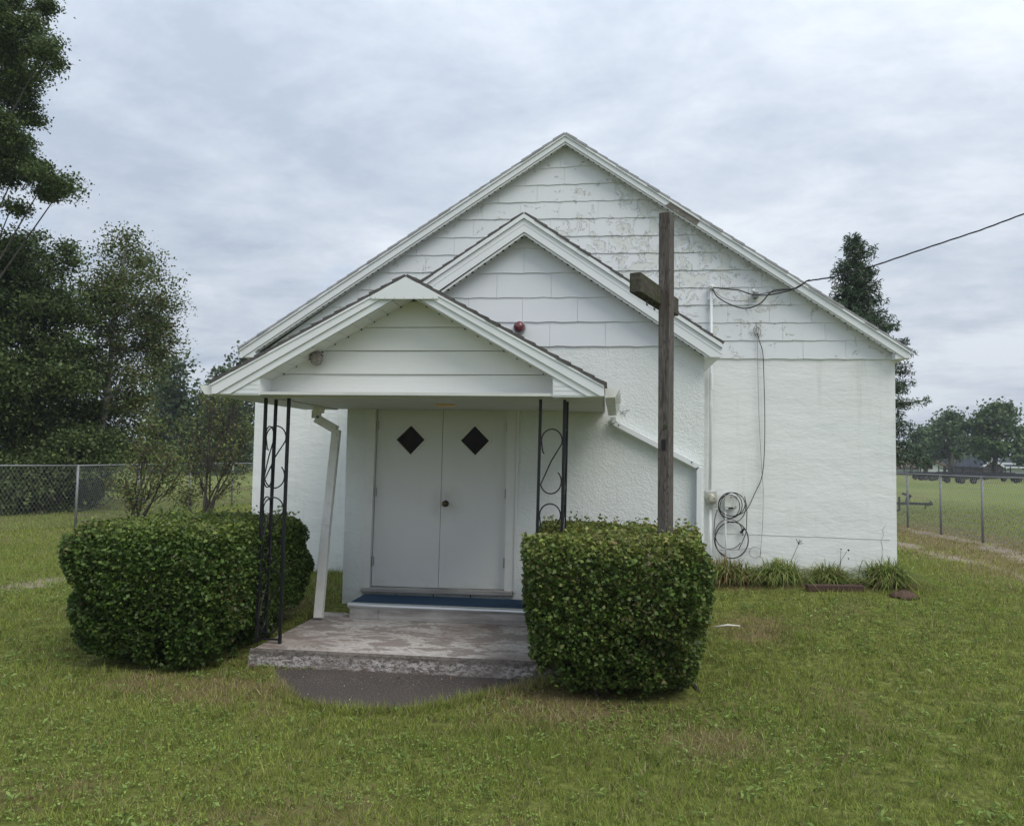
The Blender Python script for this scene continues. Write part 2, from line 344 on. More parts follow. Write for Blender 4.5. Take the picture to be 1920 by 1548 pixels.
M['soil'] = mat('soil', (.09, .06, .045), .95, .1, bump=[(40, 1, .02, one)], var=[(20, [(.45, 0), (.65, .8)], (.15, .10, .075), one)])
M['trailer_black'] = mat('trailer_black', (.03, .031, .036), .45, .4)
M['rubber'] = mat('rubber', (.022, .022, .022), .85, .2)
M['rim'] = mat('rim', (.07, .07, .07), .4, .5, metal=.5)
M['house_wall'] = mat('house_wall', (.62, .66, .68), .7, .2)
M['house_roof_brown'] = mat('house_roof_brown', (.22, .16, .14), .9, .1, var=[(1, [(.4, 0), (.7, .5)], (.28, .22, .19), one)])
M['house_roof_dark'] = mat('house_roof_dark', (.05, .055, .07), .9, .1)
M['yellow_paint'] = mat('yellow_paint', (.6, .6, .05), .5, .3)
def woodx(n, l, noise, ramp, mix, g, c):
    tcn = n.new('ShaderNodeTexCoord'); mp = n.new('ShaderNodeMapping'); mp.inputs['Scale'].default_value = (5, 5, .55); l.new(tcn.outputs['Object'], mp.inputs[0])
    q = n.new('ShaderNodeTexNoise'); q.inputs['Scale'].default_value = 3.2; q.inputs['Detail'].default_value = 2; l.new(mp.outputs[0], q.inputs[0])
    mu = n.new('ShaderNodeMath'); mu.operation = 'MULTIPLY'; l.new(q.outputs[0], mu.inputs[0]); mu.inputs[1].default_value = 16
    si = n.new('ShaderNodeMath'); si.operation = 'FRACT'; l.new(mu.outputs[0], si.inputs[0])
    f = ramp(si.outputs[0], [(0, .85), (.25, .1), (.8, .15), (1, .85)])
    return mix(f, c, (.045, .035, .03)), (si.outputs[0], .35, .003)
M['cross_wood'] = mat('cross_wood', (.105, .093, .084), .85, .15, bump=[(40, .6, .004, (1, 1, .08))], var=[(50, [(.4, 0), (.65, .6)], (.22, .205, .19), (1, 1, .06)), (3, [(.5, 0), (.7, .5)], (.08, .06, .05), (1, 1, .5))], extra=woodx)
M['mossy_wood'] = mat('mossy_wood', (.062, .055, .046), .9, .1, bump=[(30, .6, .005, one)], var=[(30, [(.42, 0), (.6, .6)], (.12, .11, .095), (1, .1, 1)), (9, [(.45, 0), (.6, .75)], (.05, .065, .025), one)])
M['leaf'] = leafmat('leaf', .30, .42); M['tree_leaf'] = leafmat('tree_leaf', .30, .5); M['grass'] = leafmat('grass', .35, .75, .1); M['needle'] = leafmat('needle', .1, .6)

# ------------------------------------------------------------------ ground
YF, YP, YPF, YB, YBF, YM, YMF = 6.33, 6.55, 6.30, 8.28, 8.13, 9.9, 9.76
patch_px = [(503, 1256), (512, 1272), (528, 1290), (548, 1305), (580, 1318), (620, 1327), (680, 1331), (740, 1331), (800, 1327), (850, 1320), (895, 1308), (935, 1296), (975, 1288), (1010, 1285), (1030, 1276), (1030, 1262), (800, 1252)]
patch = [G(*p) for p in patch_px]
track = [G(*p) for p in ((1600, 985), (1690, 992), (1760, 1003), (1850, 1022), (1925, 1046), (2050, 1090))]
track2 = [G(*p) for p in ((1690, 1018), (1790, 1045), (1900, 1075), (2050, 1130))]
track3 = [G(*p) for p in ((-120, 1120), (-20, 1105), (60, 1092), (100, 1086))]
def segdist(x, y, pl):
    d = np.full(np.shape(x), 1e9)
    for a, b in zip(pl[:-1], pl[1:]):
        ax, ay, bx, by = a.x, a.y, b.x, b.y; L2 = (bx-ax)**2+(by-ay)**2
        t = np.clip(((x-ax)*(bx-ax)+(y-ay)*(by-ay))/L2, 0, 1)
        d = np.minimum(d, np.hypot(x-ax-t*(bx-ax), y-ay-t*(by-ay)))
    return d
def inpoly(x, y, pl):
    r = np.zeros(np.shape(x), bool); j = len(pl)-1
    for i in range(len(pl)):
        xi, yi, xj, yj = pl[i][0], pl[i][1], pl[j][0], pl[j][1]
        c = ((yi > y) != (yj > y)) & (x < (xj-xi)*(y-yi)/(yj-yi+1e-12)+xi); r ^= c; j = i
    return r
bare_spots = [(G(1735, 1330), .38), (G(1900, 1345), .30), (G(1700, 1300), .2), (G(130, 1205), .2), (G(1910, 1390), .2), (G(60, 1100), .3)]
brown_spots = [(P(1400, 1000, 9.45), .4), (P(1500, 1000, 9.45), .4), (P(1600, 1000, 9.45), .4), (P(1690, 1000, 9.4), .3), (G(520, 1290), .35), (G(1060, 1330), .55), (G(400, 1290), .45), (G(980, 1300), .35), (G(1420, 1178), .45), (G(1330, 1390), .4), (G(560, 1130), .3), (G(260, 1280), .3)]
def bareness(x, y):
    n_ = fbm(x*3, y*3)
    b = np.clip(1.15-segdist(x, y, track)/.50-n_*1.0, 0, 1)
    b = np.maximum(b, np.clip(1.0-segdist(x, y, track2)/.6-n_*1.0, 0, 1))
    b = np.maximum(b, np.clip(.85-segdist(x, y, track3)/.6-n_*.8, 0, 1))
    for c, r in bare_spots: b = np.maximum(b, np.clip(1.1-np.hypot(x-c.x, (y-c.y)*1.6)/r-n_*.9, 0, 1))
    return b
def brownness(x, y):
    b = np.clip((fbm(x*1.3+3, y*1.3)-.55)*3.2, 0, 1)*.55
    for c, r in brown_spots: b = np.maximum(b, np.clip(1.35-np.hypot(x-c.x, y-c.y)/r-.4*fbm(x*5, y*5), 0, 1))
    b = np.maximum(b, np.clip(1.3-segdist(x, y, track)/1.5, 0, 1)*.9)
    return b
# terrain sheet: fine near, coarse far
xs = np.concatenate([-np.geomspace(600, 14, 26), np.linspace(-13, 13, 105), np.geomspace(14, 600, 26)])
ys = np.concatenate([[-300, -80, -20, -6], np.linspace(-2, 18, 81), np.geomspace(18.5, 1500, 40)])
XX, YY = np.meshgrid(xs, ys); ZZ = gz(XX, YY)+(fbm(XX*.8, YY*.8)-.5)*.03*np.clip((YY-1)/3, 0, 1)*(np.hypot(XX, YY) < 60)*((YY > 7.2) | (np.abs(XX+1.9) > 1.6))
V = np.stack([XX.ravel(), YY.ravel(), ZZ.ravel()], 1); nx, ny = len(xs), len(ys)
ii = (np.arange(ny-1)[:, None]*nx+np.arange(nx-1)[None]).ravel()
FV = np.stack([ii, ii+1, ii+nx+1, ii+nx], 1)
ba = bareness(V[:, 0], V[:, 1]); br = brownness(V[:, 0], V[:, 1])
def groundx():
    m_ = bpy.data.materials.new('lawn_ground'); m_.use_nodes = True; t = m_.node_tree; n = t.nodes; l = t.links; b = n['Principled BSDF']
    g = n.new('ShaderNodeNewGeometry'); at = n.new('ShaderNodeAttribute'); at.attribute_name = 'Col'; sp = n.new('ShaderNodeSeparateColor'); l.new(at.outputs['Color'], sp.inputs[0])
    def noise(s, d=5, sc=one, r=.6):
        mp = n.new('ShaderNodeMapping'); mp.inputs['Scale'].default_value = sc; l.new(g.outputs['Position'], mp.inputs[0])
        q = n.new('ShaderNodeTexNoise'); q.inputs['Scale'].default_value = s; q.inputs['Detail'].default_value = d; q.inputs['Roughness'].default_value = r; l.new(mp.outputs[0], q.inputs[0]); return q.outputs[0]
    def ramp(src, stops):
        r = n.new('ShaderNodeValToRGB'); l.new(src, r.inputs[0]); el = r.color_ramp.elements
        while len(el) < len(stops): el.new(.5)
        for e_, (p_, c_) in zip(el, stops): e_.position = p_; e_.color = (*c_, 1) if hasattr(c_, '__len__') else (c_, c_, c_, 1)
        return r.outputs[0]
    def mix(f, a, c):
        q = n.new('ShaderNodeMix'); q.data_type = 'RGBA'
        for sock, v in ((q.inputs[0], f), (q.inputs[6], a), (q.inputs[7], c)):
            if isinstance(v, tuple): sock.default_value = (*v, 1)
            else: l.new(v, sock)
        return q.outputs[2]
    green = ramp(noise(18, 6), [(.3, (.055, .062, .018)), (.5, (.12, .14, .032)), (.7, (.20, .21, .06))])
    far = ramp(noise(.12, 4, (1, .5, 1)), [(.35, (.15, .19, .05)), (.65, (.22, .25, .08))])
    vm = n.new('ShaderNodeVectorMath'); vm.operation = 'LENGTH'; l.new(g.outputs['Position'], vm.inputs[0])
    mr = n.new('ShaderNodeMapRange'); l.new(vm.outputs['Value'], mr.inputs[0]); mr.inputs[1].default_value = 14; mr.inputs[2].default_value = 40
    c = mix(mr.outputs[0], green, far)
    def sub(v, f, k):   # v + (noise-.5)*k
        a = n.new('ShaderNodeMath'); a.operation = 'MULTIPLY_ADD'; l.new(f, a.inputs[0]); a.inputs[1].default_value = k; l.new(v, a.inputs[2]); return a.outputs[0]
    nz = noise(14, 5)
    c = mix(ramp(sub(sp.outputs[1], nz, .8), [(.45, 0), (.95, .8)]), c, (.17, .125, .065))
    c = mix(ramp(sub(sp.outputs[0], nz, .7), [(.5, 0), (.75, 1)]), c, ramp(noise(40), [(.35, (.20, .165, .12)), (.7, (.36, .31, .24))]))
    l.new(c, b.inputs['Base Color']); b.inputs['Roughness'].default_value = .95; b.inputs['Specular IOR Level'].default_value = .1
    bp = n.new('ShaderNodeBump'); bp.inputs['Strength'].default_value = .8; bp.inputs['Distance'].default_value = .03; l.new(noise(35, 5), bp.inputs['Height']); l.new(bp.outputs[0], b.inputs['Normal'])
    return m_
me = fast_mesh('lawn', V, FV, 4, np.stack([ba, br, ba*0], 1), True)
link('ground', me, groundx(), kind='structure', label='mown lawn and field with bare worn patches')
# asphalt patch in front of the slab
b = MB(); b.poly([(p.x, p.y, float(gz(p.x, p.y))+.010) for p in patch]); b.build('path', M['asphalt'], kind='structure', label='dark worn asphalt apron in front of the concrete slab')

# ------------------------------------------------------------------ concrete slab
sx0 = P(467, 1224, YF).x; sx1 = P(1045, 1246, YF).x; zs = .155
sl = thing('concrete_slab', 'low weathered concrete porch slab with flaking paint in front of the double doors', 'porch slab', ((sx0+sx1)/2, 7.3, 0))
b = MB(); b.prism([(sx0+.015, YF+.015, zs), (sx1, YF+.015, zs), (sx1, YB, zs), (sx0+.04, YB, zs)], (0, 0, -.25)); b.build('slab_top', M['slab'], sl, bevel=.012)
b = MB()
prev = None; n_ = 60
row = []
for i in range(n_+1):
    x = sx0+(sx1-sx0)*i/n_; j = .012*math.sin(i*1.7)+.01*random.random()
    row.append([(x, YF-.002+.3*j, -.1), (x, YF-.02+j*.5, .03), (x, YF-.004-.2*j, .11), (x, YF+.002, zs-.012), (x, YF+.03, zs+.003)])
for a, c in zip(row[:-1], row[1:]):
    for k in range(4): b.poly([a[k], c[k], c[k+1], a[k+1]])
b.build('slab_edge', M['slab_edge'], sl)

# ------------------------------------------------------------------ church
ch = thing('church', 'white gabled church with shingled gables, stucco walls and a small gabled front porch', 'church', (0, 12, .3))
# --- main walls and gable
def V3(x, y, z): return Vector((x, y, z))
mL = P(475, 860, YM).x; mR = P(1680, 860, YM).x
main_apex = P(1060, 262, YM)
zl = P(475, 668, YM).z; zr_ = P(1680, 672, YM).z
YBACK = YM+15
b = MB(); b.prism([V3(mL, YM, -.1), V3(mR, YM, -.1), V3(mR, YM, zr_), V3(main_apex.x, YM, main_apex.z), V3(mL, YM, zl)], (0, YBACK-YM, 0))
mainwall = b.build('main_wall', M['stucco'], ch)
# --- vestibule (mid block) with a door opening
bL = P(651, 800, YB).x; bLb = P(641, 1135, YB).x; bR = P(1320, 860, YB).x
dL, dLb = P(690, 762, YB), P(679, 1108, YB); dR, dRb = P(975, 765, YB), P(962, 1114, YB)
mid_apex = P(984, 433, YB); zmR = P(1320, 662, YB).z
bLm = 2*mid_apex.x-bR
b = MB(); wl = [V3(bLb, YB, -.1), V3(dLb.x, YB, -.1), V3(dLb.x, YB, dLb.z), V3(dL.x, YB, dL.z), V3(dR.x, YB, dR.z), V3(dRb.x, YB, dRb.z), V3(dRb.x, YB, -.1), V3(bR, YB, -.1), V3(bR, YB, zmR), V3(mid_apex.x, YB, mid_apex.z), V3(bL, YB, zmR)]
b.prism(wl, (0, .14, 0)); vest = b.build('vestibule_wall', M['rough_stucco'], ch)
b = MB(); b.prism([V3(bLb, YB+.14, -.1), V3(bR, YB+.14, -.1), V3(bR, YB+.14, zmR), V3(mid_apex.x, YB+.14, mid_apex.z), V3(bL, YB+.14, zmR)], (0, YM-YB-.15, 0)); b.build('vestibule_core', M['rough_stucco'], ch)
b = MB(); b.prism([V3(dLb.x+.002, YB+.02, -.1), V3(dRb.x-.002, YB+.02, -.1), V3(dRb.x-.002, YB+.02, dRb.z), V3(dLb.x+.002, YB+.02, dLb.z)], (0, .11, 0)); b.build('door_riser', M['rough_stucco'], ch)
# --- shingle siding panels
def clip(poly, a, bpt, inside):
    ax, az = a; bx, bz = bpt
    def side(p): return (bx-ax)*(p[1]-az)-(bz-az)*(p[0]-ax)
    s_ = 1 if side(inside) > 0 else -1; outp = []
    for i in range(len(poly)):
        p, q = poly[i], poly[(i+1) % len(poly)]; sp_, sq = side(p)*s_, side(q)*s_
        if sp_ >= 0: outp.append(p)
        if (sp_ >= 0) != (sq >= 0):
            t = sp_/(sp_-sq); outp.append((p[0]+(q[0]-p[0])*t, p[1]+(q[1]-p[1])*t))
    return outp
def shingles(Y, zlines, slope_x, apex, lft, rgt, width, offs, host, skip=None):
    """zlines: rows' bottom z at x=x0 with tilt; rows bottom to top"""
    for r in range(len(zlines)-1):
        zb, zt = zlines[r], zlines[r+1]
        x = lft[0]-width*2+offs[r % len(offs)]*width
        while x < rgt[0]:
            x0, x1 = x+.0012, x+width-.0012; x += width
            pts = []
            nw = 7
            for i in range(nw+1):
                xx = x0+(x1-x0)*i/nw; zz = zb[0]+zb[1]*xx+.0035*math.sin(xx*19+r*2.1+x0)+.002*math.sin(xx*47+r+x0*3)
                pts.append((xx, zz))
            pts += [(x1, zt[0]+zt[1]*x1+.004), (x0, zt[0]+zt[1]*x0+.004)]
            cen = ((lft[0]+rgt[0])/2, (lft[1]+rgt[1]+apex[1])/3)
            pts = clip(pts, lft, apex, cen); 
            if len(pts) > 2: pts = clip(pts, apex, rgt, cen)
            if len(pts) < 3: continue
            mx_, mn_ = max(p[0] for p in pts), min(p[0] for p in pts)
            if mx_-mn_ < .03: continue
            if skip and skip(pts): continue
            j = random.uniform(-.0015, .0015)
            yf = lambda z: Y-.006-.011*max(0, min(1, (zt[0]+zt[1]*x0-z)/(zt[0]-zb[0]+1e-6)))+j
            fr = [V3(p[0], yf(p[1]), p[1]) for p in pts]; bk = [V3(p[0], Y-.001, p[1]) for p in pts]
            q = MB(); n2_ = len(fr); q.v = [tuple(v) for v in fr+bk]; q.f = [list(range(n2_))]+[[i, (i+1) % n2_, n2_+(i+1) % n2_, n2_+i] for i in range(n2_)]
            q.build('shingle', M['shingle_siding' if Y == YM else 'plain_shingle'], host)
def zline(pa, pb, Y):
    A, B = P(*pa, Y), P(*pb, Y); s_ = (B.z-A.z)/(B.x-A.x); return (A.z-s_*A.x, s_)
mrows = [((600, 668.5), (1600, 673.4)), ((600, 637.5), (1500, 638.5)), ((600, 607), (1500, 605)), ((608, 575.5), (1450, 571.5)), ((655, 544), (1450, 538.5)), ((711, 511.5), (1400, 506)),
         ((800, 479), (1340, 473)), ((845, 446), (1340, 440)), ((840, 412.8), (1240, 408)), ((890, 382), (1222, 374.4)), ((960, 349.5), (1170, 342.5)), ((985, 319), (1115, 310)), ((1000, 288), (1115, 279)), ((1020, 255), (1115, 247))]
zl_ = [zline(a, c, YM) for a, c in mrows]
inv_blk = lambda pts: all(bLm+.05 < p[0] < bR-.05 and p[1] < zmR+(mid_apex.z-zmR)*(1-abs(p[0]-mid_apex.x)/(bR-mid_apex.x)) for p in pts)
wpx = P(1129, 440, YM).x-P(1055.5, 440, YM).x
shingles(YM, zl_, 0, (main_apex.x, main_apex.z), (mL-.02, P(475, 670, YM).z-.01), (mR+.02, P(1680, 670, YM).z-.01), wpx*1.0, [.1, .62, .3, .8, .12, .6, .35, .85, .07, .5, .2], mainwall, inv_blk)
vrows = [((936, 649), (1300, 649.5)), ((937, 604), (1231, 603.3)), ((842, 559), (1165, 557.4)), ((882, 512.8), (1090, 511.5)), ((950, 466.5), (1015, 465.8)), ((960, 420), (1010, 419))]
zv = [zline(a, c, YB) for a, c in vrows]
wv = P(1034, 530, YB).x-P(932, 530, YB).x
x932 = P(932, 530, YB).x; lft_x = mid_apex.x-(bR-mid_apex.x)
def off(px, py): return ((P(px, py, YB).x-lft_x)/wv) % 1
shingles(YB, zv, 0, (mid_apex.x, mid_apex.z), (lft_x, zmR), (bR, zmR), wv, [off(1031, 620), off(980, 580), off(932, 530), off(983, 490), off(1031, 450)], vest)

# --- gable roofs
def rake(Y0, Yb, A, B, bands, tag_, parent, ncourse, shmat, up_px, step=.010, zmin=None):
    """A apex px, B tip px of the top line of the trim; bands = [(off0, off1, proud, material, name)] in px below; shingles lie above"""
    dirx = 1 if B[0] > A[0] else -1
    for (o0, o1, o0b, o1b, y0, y1, mt, nm) in bands:
        pts = [P(A[0], A[1]+o0, Y0), P(B[0], B[1]+o0b, Y0), P(B[0], B[1]+o1b, Y0), P(A[0], A[1]+o1, Y0)]
        if zmin is not None:
            pl2 = clip([(p.x, p.z) for p in pts], (-50, zmin), (50, zmin), (0, 50)); pts = [V3(x_, y0, z_) for x_, z_ in pl2]
        for p in pts: p.y = y0
        MB().prism(pts, (0, y1-y0, 0)).build(nm, M[mt], parent)
    a, c = P(*A, Y0), P(*B, Y0)
    d = (c-a); n2_ = Vector((-d.z, 0, d.x)).normalized(); n2_ = n2_ if n2_.z > 0 else -n2_
    t = P(A[0], A[1]-up_px, Y0).z-a.z
    for i in range(ncourse):
        p0 = a+d*(i/ncourse); p1 = a+d*((i+1.06)/ncourse)
        jy = random.uniform(-.008, .008)
        # lower (down-slope) end stands proud of the course below
        q = [p0+n2_*.001, p1+n2_*.001, p1+n2_*(t+step), p0+n2_*(t*.75)]
        for p in q: p.y = Y0-.035+jy
        MB().prism(q, (0, Yb-Y0+.03, 0)).build('shingle_course', M[shmat], parent)
# main roof
mr = MB(); 
ax_, rx_, lx_ = P(1060, 253, YMF), P(1706, 659, YMF), P(450, 655, YMF)
th = P(1060, 253, YMF).z-P(1060, 262, YMF).z
roof = MB().prism([ax_+V3(0, 0, -.002), rx_+V3(0, 0, -.002), rx_+V3(0, 0, -th), ax_+V3(0, 0, -th*1.3), lx_+V3(0, 0, -th), lx_+V3(0, 0, -.002)], (0, YBACK+.3-YMF, 0)).build('main_roof', M['soffit'], ch)
roof.data.transform(Matrix.Translation((0, .012, 0)))
for A, B, e0 in (((1060, 252.5), (1706, 659), 1), ((1060, 252.5), (450, 655), -1)):
    rake(YMF, YBACK+.3, A, B, [(0, 3.5, 0, 3.5, YMF-.03, YMF+.01, 'trim', 'rake_trim'), (3.7, 13.3, 3.7, 18.5, YMF-.014, YMF+.01, 'trim', 'rake_board')], 'main', roof, 32, 'old_shingle', 4, .002, P(1690, 671.5, YMF).z)
# exposed bare length of rake board, right slope
def on_rake(x, off_): 
    t = (x-1060)/(1706-1060); return (x, 252.5+t*(659-252.5)+off_)
pts = [P(*on_rake(1256, 4.6), YMF), P(*on_rake(1312, 4.6), YMF), P(*on_rake(1306, 15.5), YMF), P(*on_rake(1247, 15.5), YMF)]
for p in pts: p.y = YMF-.0175
MB().prism(pts, (0, .003, 0)).build('bare_rake_patch', M['bare_board'], roof)
# rake soffit + scalloped vent strip under the rakes
def soffit_strip(A, B, o, Y0, Y1, parent, nub, nubpx):
    a, c = P(A[0], A[1]+o, Y0), P(B[0], B[1]+o, Y0)
    MB().prism([a, c, c+V3(0, 0, -.012), a+V3(0, 0, -.012)], (0, Y1-Y0-.003, 0)).build('rake_soffit', M['soffit'], parent)
    # vent holes along the outer edge: solid blocks, the holes' darkness put into their colour
    q = MB(); d = c-a
    for i in range(nub):
        t = (i+.5)/nub; p = a+d*t+V3(0, .02, -.020); r = nubpx*random.uniform(.7, 1.2)
        q.box((p.x-r, p.y-.015, p.z-r*.9), (p.x+r, p.y+.02, p.z+r*.8))
    o_ = q.build('vent_slots', M['dark_gap'], parent); o_['kind'] = 'stuff'
    MB().prism([a+V3(0, 0, -.012), c+V3(0, 0, -.012), c+V3(0, 0, -.026), a+V3(0, 0, -.026)], (0, .02, 0)).build('vent_strip', M['trim'], parent)
soffit_strip((1060, 266), (1680, 660), 0, YMF, YM, roof, 60, .009)
soffit_strip((1060, 266), (478, 655), 0, YMF, YM, roof, 56, .009)
# eave boxes of the main roof
for xa, xb, ya in ((1679, 1705, 658), (452, 478, 655)):
    p0, p1 = P(xa, ya, YMF), P(xb, ya, YMF)
    if xa > 1000: pts = [P(1679, 642, YMF), P(1705, 659, YMF), P(1705, 671.5, YMF), P(1679, 673, YMF)]
    else: pts = [P(478, 638, YMF), P(452, 656, YMF), P(452, 669.5, YMF), P(478, 669.5, YMF)]
    MB().prism(pts, (0, YBACK-YMF, 0)).build('eave_box', M['trim'], roof)
# mid roof
ax_, rx_ = P(983, 403, YBF), P(1353, 648, YBF); lx_ = V3(2*ax_.x-rx_.x, YBF, rx_.z)
th = P(983, 403, YBF).z-P(983, 425, YBF).z
proof = MB().prism([ax_+V3(0, 0, -.002), rx_+V3(0, 0, -.002), rx_+V3(0, 0, -th*.5), ax_+V3(0, 0, -th), lx_+V3(0, 0, -th*.5), lx_+V3(0, 0, -.002)], (0, YM-YBF-.02, 0)).build('vestibule_roof', M['soffit'], ch)
proof.data.transform(Matrix.Translation((0, .012, 0)))
Lm = (2*983-1353-14, 652)
for A, B in (((983, 402), (1354, 645)), ((983, 402), (613-8, 657))):
    rake(YBF, YM-.03, A, B, [(0, 8, 0, 8, YBF-.034, YBF+.01, 'trim', 'rake_trim'), (8.2, 33, 8.2, 39, YBF-.014, YBF+.01, 'trim', 'rake_board'), (17, 19, 18, 20, YBF-.0175, YBF-.013, 'trim', 'rake_bead')], 'mid', proof, 18, 'roof_shingle', 4.5, .004, P(1340, 669.5, YBF).z)
soffit_strip((983, 435.5), (1322, 662.5), 0, YBF, YB, proof, 30, .012)
soffit_strip((983, 435.5), (640, 678), 0, YBF, YB, proof, 30, .012)
pts = [P(1322, 650, YBF), P(1351, 660, YBF), P(1351, 669, YBF), P(1322, 669, YBF)]
MB().prism(pts, (0, YM-YBF-.01, 0)).build('eave_box', M['trim'], proof)
# porch roof
ax_, rx_, lx_ = P(763, 520, YPF), P(1132, 722, YPF), P(400, 719, YPF)
th = P(763, 520, YPF).z-P(763, 543, YPF).z
porch = MB().prism([ax_+V3(0, 0, -.002), rx_+V3(0, 0, -.002), rx_+V3(0, 0, -th*.5), ax_+V3(0, 0, -th), lx_+V3(0, 0, -th*.5), lx_+V3(0, 0, -.002)], (0, YB-YPF-.03, 0)).build('porch_roof', M['soffit'], ch)
porch.data.transform(Matrix.Translation((0, .012, 0)))
for A, B in (((763, 520), (1133, 723)), ((763, 520), (400, 719))):
    rake(YPF, YB-.02, A, B, [(0, 4, 0, 4, YPF-.036, YPF+.01, 'trim', 'drip_edge'), (4.2, 14, 4.2, 24, YPF-.028, YPF+.01, 'trim', 'rake_board'), (14.2, 27.5, 24.2, 38, YPF-.014, YPF+.01, 'trim', 'rake_board')], 'porch', porch, 17, 'roof_shingle', 6, .005, P(763, 740.5, YPF).z)
# apex gusset board
pts = [P(763, 521.5, YPF), P(823, 553, YPF), P(823, 562, YPF), P(699, 562, YPF), P(699, 555.5, YPF)]
for p in pts: p.y = YPF-.040
MB().prism(pts, (0, .011, 0)).build('gusset_board', M['trim'], porch)
q = MB()
for i in range(7):
    p = P(706+i*18, 559.5, YPF); q.lathe((p.x, YPF-.0405, p.z), (0, -1, 0), [(.004, 0), (.003, .002)], 6)
q.build('nail_heads', M['steel'], porch)
# soffit panels on the porch rakes (left rake is seen)
for sgn, (A, B) in ((1, ((763, 548), (1040, 707))), (-1, ((763, 548), (486, 707)))):
    a, c = P(*A, YPF), P(*B, YPF); d = c-a; npan = 11
    for i in range(npan):
        p0, p1 = a+d*((i+.02)/npan), a+d*((i+.98)/npan)
        MB().prism([p0, p1, p1+V3(0, 0, -.008), p0+V3(0, 0, -.008)], (0, YP-YPF-.002, 0)).build('soffit_panel', M['soffit'], porch)
    q = MB()
    for i in range(npan):
        p = a+d*(i/npan); q.box((p.x-.005, YP-.02, p.z-.018), (p.x+.005, YP-.004, p.z-.007))
    q.build('seam_clip', M['dark_gap'], porch)
# porch gable siding: four lapped boards
gl = [((513, 745.8), (1036, 746.3)), ((513.4, 701), (1036, 702.6)), ((599, 657), (947.5, 657.6)), ((694, 613.8), (861, 613.3)), ((694, 565), (861, 565))]
gx0, gx1 = P(500, 746, YP).x, P(1050, 746, YP).x
ga, gb0, gb1 = P(763, 548.3, YPF), P(486, 707.3, YPF), P(1040, 707.3, YPF)
for p in (ga, gb0, gb1): p.y = YP
for i in range(4):
    lo, hi = zline(*gl[i], YP), zline(*gl[i+1], YP)
    poly = [(gx0, lo[0]+lo[1]*gx0), (gx1, lo[0]+lo[1]*gx1), (gx1, hi[0]+hi[1]*gx1-.004), (gx0, hi[0]+hi[1]*gx0-.004)]
    if i > 0:
        cen = (ga.x, gb0.z+.1)
        poly = clip(poly, (gb0.x, gb0.z), (ga.x, ga.z), cen); poly = clip(poly, (ga.x, ga.z), (gb1.x, gb1.z), cen)
    h = P(600, 700, YP).z-P(600, 745, YP).z
    fr = []
    zb0 = min(p[1] for p in poly)
    for p in poly: fr.append(V3(p[0], YP-.004-.016*(1-min(1, (p[1]-zb0)/h)), p[1]))
    bk = [V3(p[0], YP+.02, p[1]) for p in poly]; n2_ = len(fr); q = MB(); q.v = [tuple(v) for v in fr+bk]
    q.f = [list(range(n2_)), [2*n2_-1-k for k in range(n2_)]]+[[k, (k+1) % n2_, n2_+(k+1) % n2_, n2_+k] for k in range(n2_)]
    q.build('siding_board', M['lap_siding'], porch)
# backing + beams + ceiling
zc = P(700, 746, YP).z
MB().prism([P(513, 744, YP)+V3(0, .021, .01), P(1040, 744, YP)+V3(0, .021, .01), gb1+V3(0, .021, 0), ga+V3(0, .021, 0), gb0+V3(0, .021, 0)], (0, .04, 0)).build('gable_backing', M['lap_siding'], porch)
ex0, ex1 = P(401, 738, YPF).x, P(1131, 742, YPF).x
MB().box((ex0, YPF+.012, zc+.006), (ex1, YB-.004, zc+.03)).build('porch_ceiling', M['soffit'], porch)
for i in range(12):   # ceiling planks running back under the eaves
    for xa, xb in ((ex0+.01, P(486, 740, YPF).x-.01), (P(1045, 740, YPF).x, ex1-.01)):
        y0 = YPF+.02+i*(YB-YPF-.04)/12; y1 = y0+(YB-YPF-.04)/12-.006
        MB().box((xa, y0, zc-.004), (xb, y1, zc+.005)).build('eave_soffit_panel', M['soffit'], porch)
for s_, px0, px1, t0, t1 in ((-1, 402, 486, 718, 700), (1, 1036, 1131, 702, 722)):
    a0, a1 = P(px0, 738, YPF), P(px1, 738, YPF)
    if s_ < 0: pts = [V3(a0.x, YPF+.002, zc), V3(a1.x, YPF+.002, zc), V3(a1.x, YPF+.002, P(486, 702, YPF).z), V3(a0.x, YPF+.002, P(402, 728, YPF).z)]
    else: pts = [V3(a0.x, YPF+.002, zc), V3(a1.x, YPF+.002, zc), V3(a1.x, YPF+.002, P(1131, 730, YPF).z), V3(a0.x, YPF+.002, P(1036, 700, YPF).z)]
    MB().prism(pts, (0, YP-YPF-.004, 0)).build('cornice_box', M['trim'], porch)
    for k in range(3):   # lap lines on the box front
        z_ = zc+.012+k*.036; xa, xb = (P(440+k*14, 735, YPF).x, a1.x-.004) if s_ < 0 else (a0.x+.004, P(1110-k*22, 735, YPF).x)
        MB().box((xa, YPF-.003, z_), (xb, YPF+.0015, z_+.031)).build('box_lap', M['trim'], porch)
fx = P(835, 749, YB-.8)
MB().lathe((P(835, 748, 7.4).x, 7.4, zc+.006), (0, 0, -1), [(.10, 0), (.10, .010), (.08, .018), (.05, .022)], 20).build('ceiling_lamp_shade', M['amber'], porch, smooth=True)  # unlit shade; the faint orange glow is put into its amber colour

